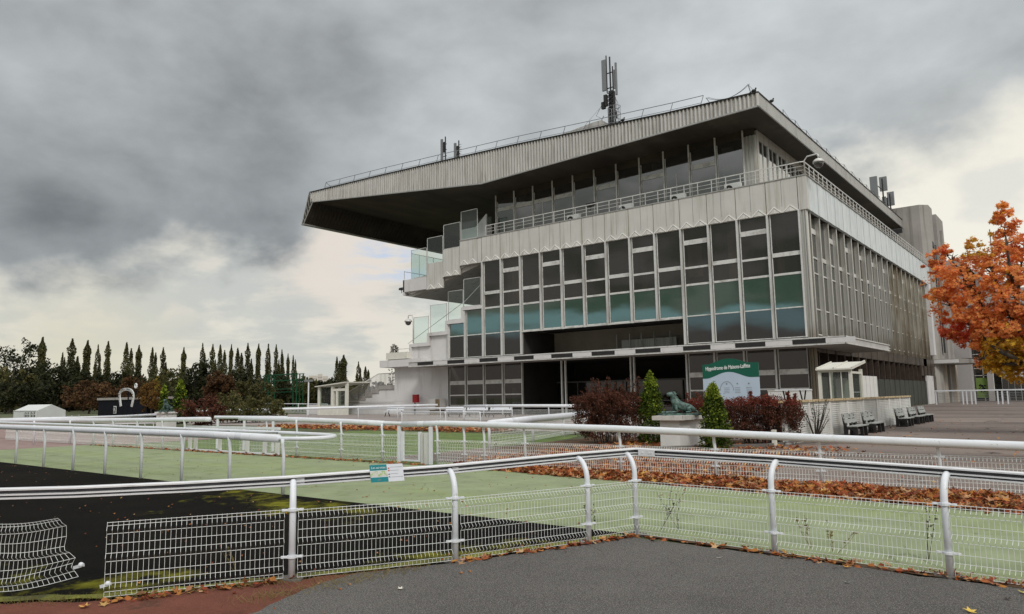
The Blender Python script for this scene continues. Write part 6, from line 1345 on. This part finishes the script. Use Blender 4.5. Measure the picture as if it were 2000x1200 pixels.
big = dcloud(2.6, (3.3, 1.2, .4), 3); mid = dcloud(5.5, (1.3, 7.2, 2.4), 6, .52, .15); fine = dcloud(13, (5.1, 2.2, 8.4), 5, .5, .1); flat_ = mth('SUBTRACT', c2, .5)
bright = add(.495, add(mul(big, .26), add(mul(mid, .46), mul(fine, .20))))
for x, y, s, k in ((170, 320, 9, -.12), (430, 400, 6.5, -.13), (60, 470, 5, -.06), (400, 230, 6, -.03), (760, 60, 5, -.03), (130, 90, 4, .03), (860, 150, 3.5, .10), (1020, 220, 7, .04), (1380, 90, 7, .06), (1650, 80, 6, .04), (1560, 260, 4, -.02), (1700, 240, 3.5, -.03), (1900, 120, 6, .04), (1850, 40, 6, .02), (1250, 330, 9, .04)):
    bright = add(bright, mul(blob(x, y, s), k))
tint = N.new('ShaderNodeCombineColor'); [L.new(mul(bright, k), tint.inputs[i_]) for i_, k in enumerate((.955, 1.005, 1.015))]
col = tint.outputs[0]
def side(a, b):                # signed angle below the great circle through two directions
    n = pxdir(*a).cross(pxdir(*b)).normalized()
    if n.z > 0: n = -n
    return vdot(D, n)
sx = vdot(D, rt)
s1 = side((0, 535), (640, 425)); wob = add(mul(mid, .16), mul(fine, .06))
m1 = mul(mr(add(s1, wob), -.012, .035), mr(sx, .12, -.05))
lowc = mixc(mr(add(mul(mid, 1.), mul(flat_, .9)), -.12, .14), (.58, .59, .555), (.78, .745, .655))
edge_ = mul(mr(mth('ABSOLUTE', mth('SUBTRACT', add(s1, wob), .055)), .055, .0), mr(add(fine, mid), -.10, .08))
lowc = mixc(mul(edge_, .75), lowc, (.80, .74, .64))
lowc = mixc(mul(mr(add(blob(690, 510, 5.0), mul(flat_, 1.5)), .35, .9), .9), lowc, (.82, .74, .65))
lowc = mixc(mul(add(blob(110, 690, 3.2), mul(blob(240, 700, 3.2), .8)), .55), lowc, (.72, .68, .54))
blu = mul(add(blob(790, 520, 1.8), mul(blob(735, 500, 1.5), .8)), mr(flat_, -.05, .07)); lowc = mixc(mth('MULTIPLY', blu, .5, clamp=True), lowc, (.45, .62, .88))
col = mixc(m1, col, lowc)
s2 = side((1560, 370), (2000, 235)); m2 = mul(mr(add(s2, add(mul(mid, .20), mul(fine, .10))), -.05, .04), mr(sx, .28, .38))
gl = mixc(mr(add(add(mul(blob(1910, 400, 1.6), .6), mul(blob(1975, 355, 1.6), .6)), add(mul(flat_, 1.8), mul(fine, 1.2))), .35, .95), (1.06, 1.01, .86), (.86, .84, .76))
col = mixc(m2, col, gl); col = mixc(mul(mr(add(s2, mul(mid, .2)), -.10, .0), mul(mr(sx, .40, .5), .35)), col, (.72, .71, .66))
# unseen sky overhead and behind the camera, brightened to light the scene
sky = N.new('ShaderNodeTexSky'); sky.sky_type = 'NISHITA'; sky.sun_disc = False; SUN_AZ = R(128); SUN_EL = R(42); sky.sun_elevation = SUN_EL; sky.sun_rotation = SUN_AZ
fh = Vector((fwd.x, fwd.y, 0)).normalized(); back = mr(vdot(D, fh), -.35, .35, 1., 0.); over = mr(dz, .58, .85); light_ = mth('MAXIMUM', mth('MULTIPLY', back, mr(dz, .2, .45)), over)
col = mixc(light_, col, (1.08, 1.08, 1.08))
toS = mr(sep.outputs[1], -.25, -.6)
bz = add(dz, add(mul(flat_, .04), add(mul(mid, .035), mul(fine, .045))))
bank = mixc(mr(bz, .104, .116), mixc(mr(bz, .074, .096), (.24, .215, .20), (.46, .72, .78)), mixc(mr(fine, -.1, .1), (.14, .15, .115), (.30, .29, .26)))  # low bluish break between dark banks, put in unseen for the window reflections
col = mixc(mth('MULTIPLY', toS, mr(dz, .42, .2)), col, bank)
toE = mr(sep.outputs[0], .45, .75); col = mixc(mth('MULTIPLY', toE, mr(dz, .5, .25)), col, mixc(mr(dz, .02, .12), (.85, .66, .42), (.66, .67, .66)))
sc_ = N.new('ShaderNodeMix'); sc_.data_type = 'RGBA'; sc_.blend_type = 'MULTIPLY'; sc_.inputs[0].default_value = 1.; L.new(sky.outputs[0], sc_.inputs[6]); sc_.inputs[7].default_value = (.09, .09, .09, 1)
col = mixc(.93, sc_.outputs[2], col)
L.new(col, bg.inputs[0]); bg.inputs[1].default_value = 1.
sd = bpy.data.lights.new('sun', 'SUN'); sd.energy = 1.5; sd.angle = R(12); sd.color = (1, .965, .92); so = bpy.data.objects.new('sun', sd); COL.objects.link(so)
so.rotation_euler = (-dirv(SUN_AZ, SUN_EL)).to_track_quat('-Z', 'Y').to_euler(); so.location = (30, -30, 40)
vs = scene.view_settings; vs.view_transform = 'Standard'; vs.look = 'None'; vs.exposure = 0.; vs.gamma = 1.; vs.use_curve_mapping = False
scene.cycles.max_bounces = 8; scene.cycles.transparent_max_bounces = 24; scene.cycles.use_denoising = True
for o in list(bpy.data.objects):
    if o.type == 'MESH' and o.users == 0: bpy.data.objects.remove(o)
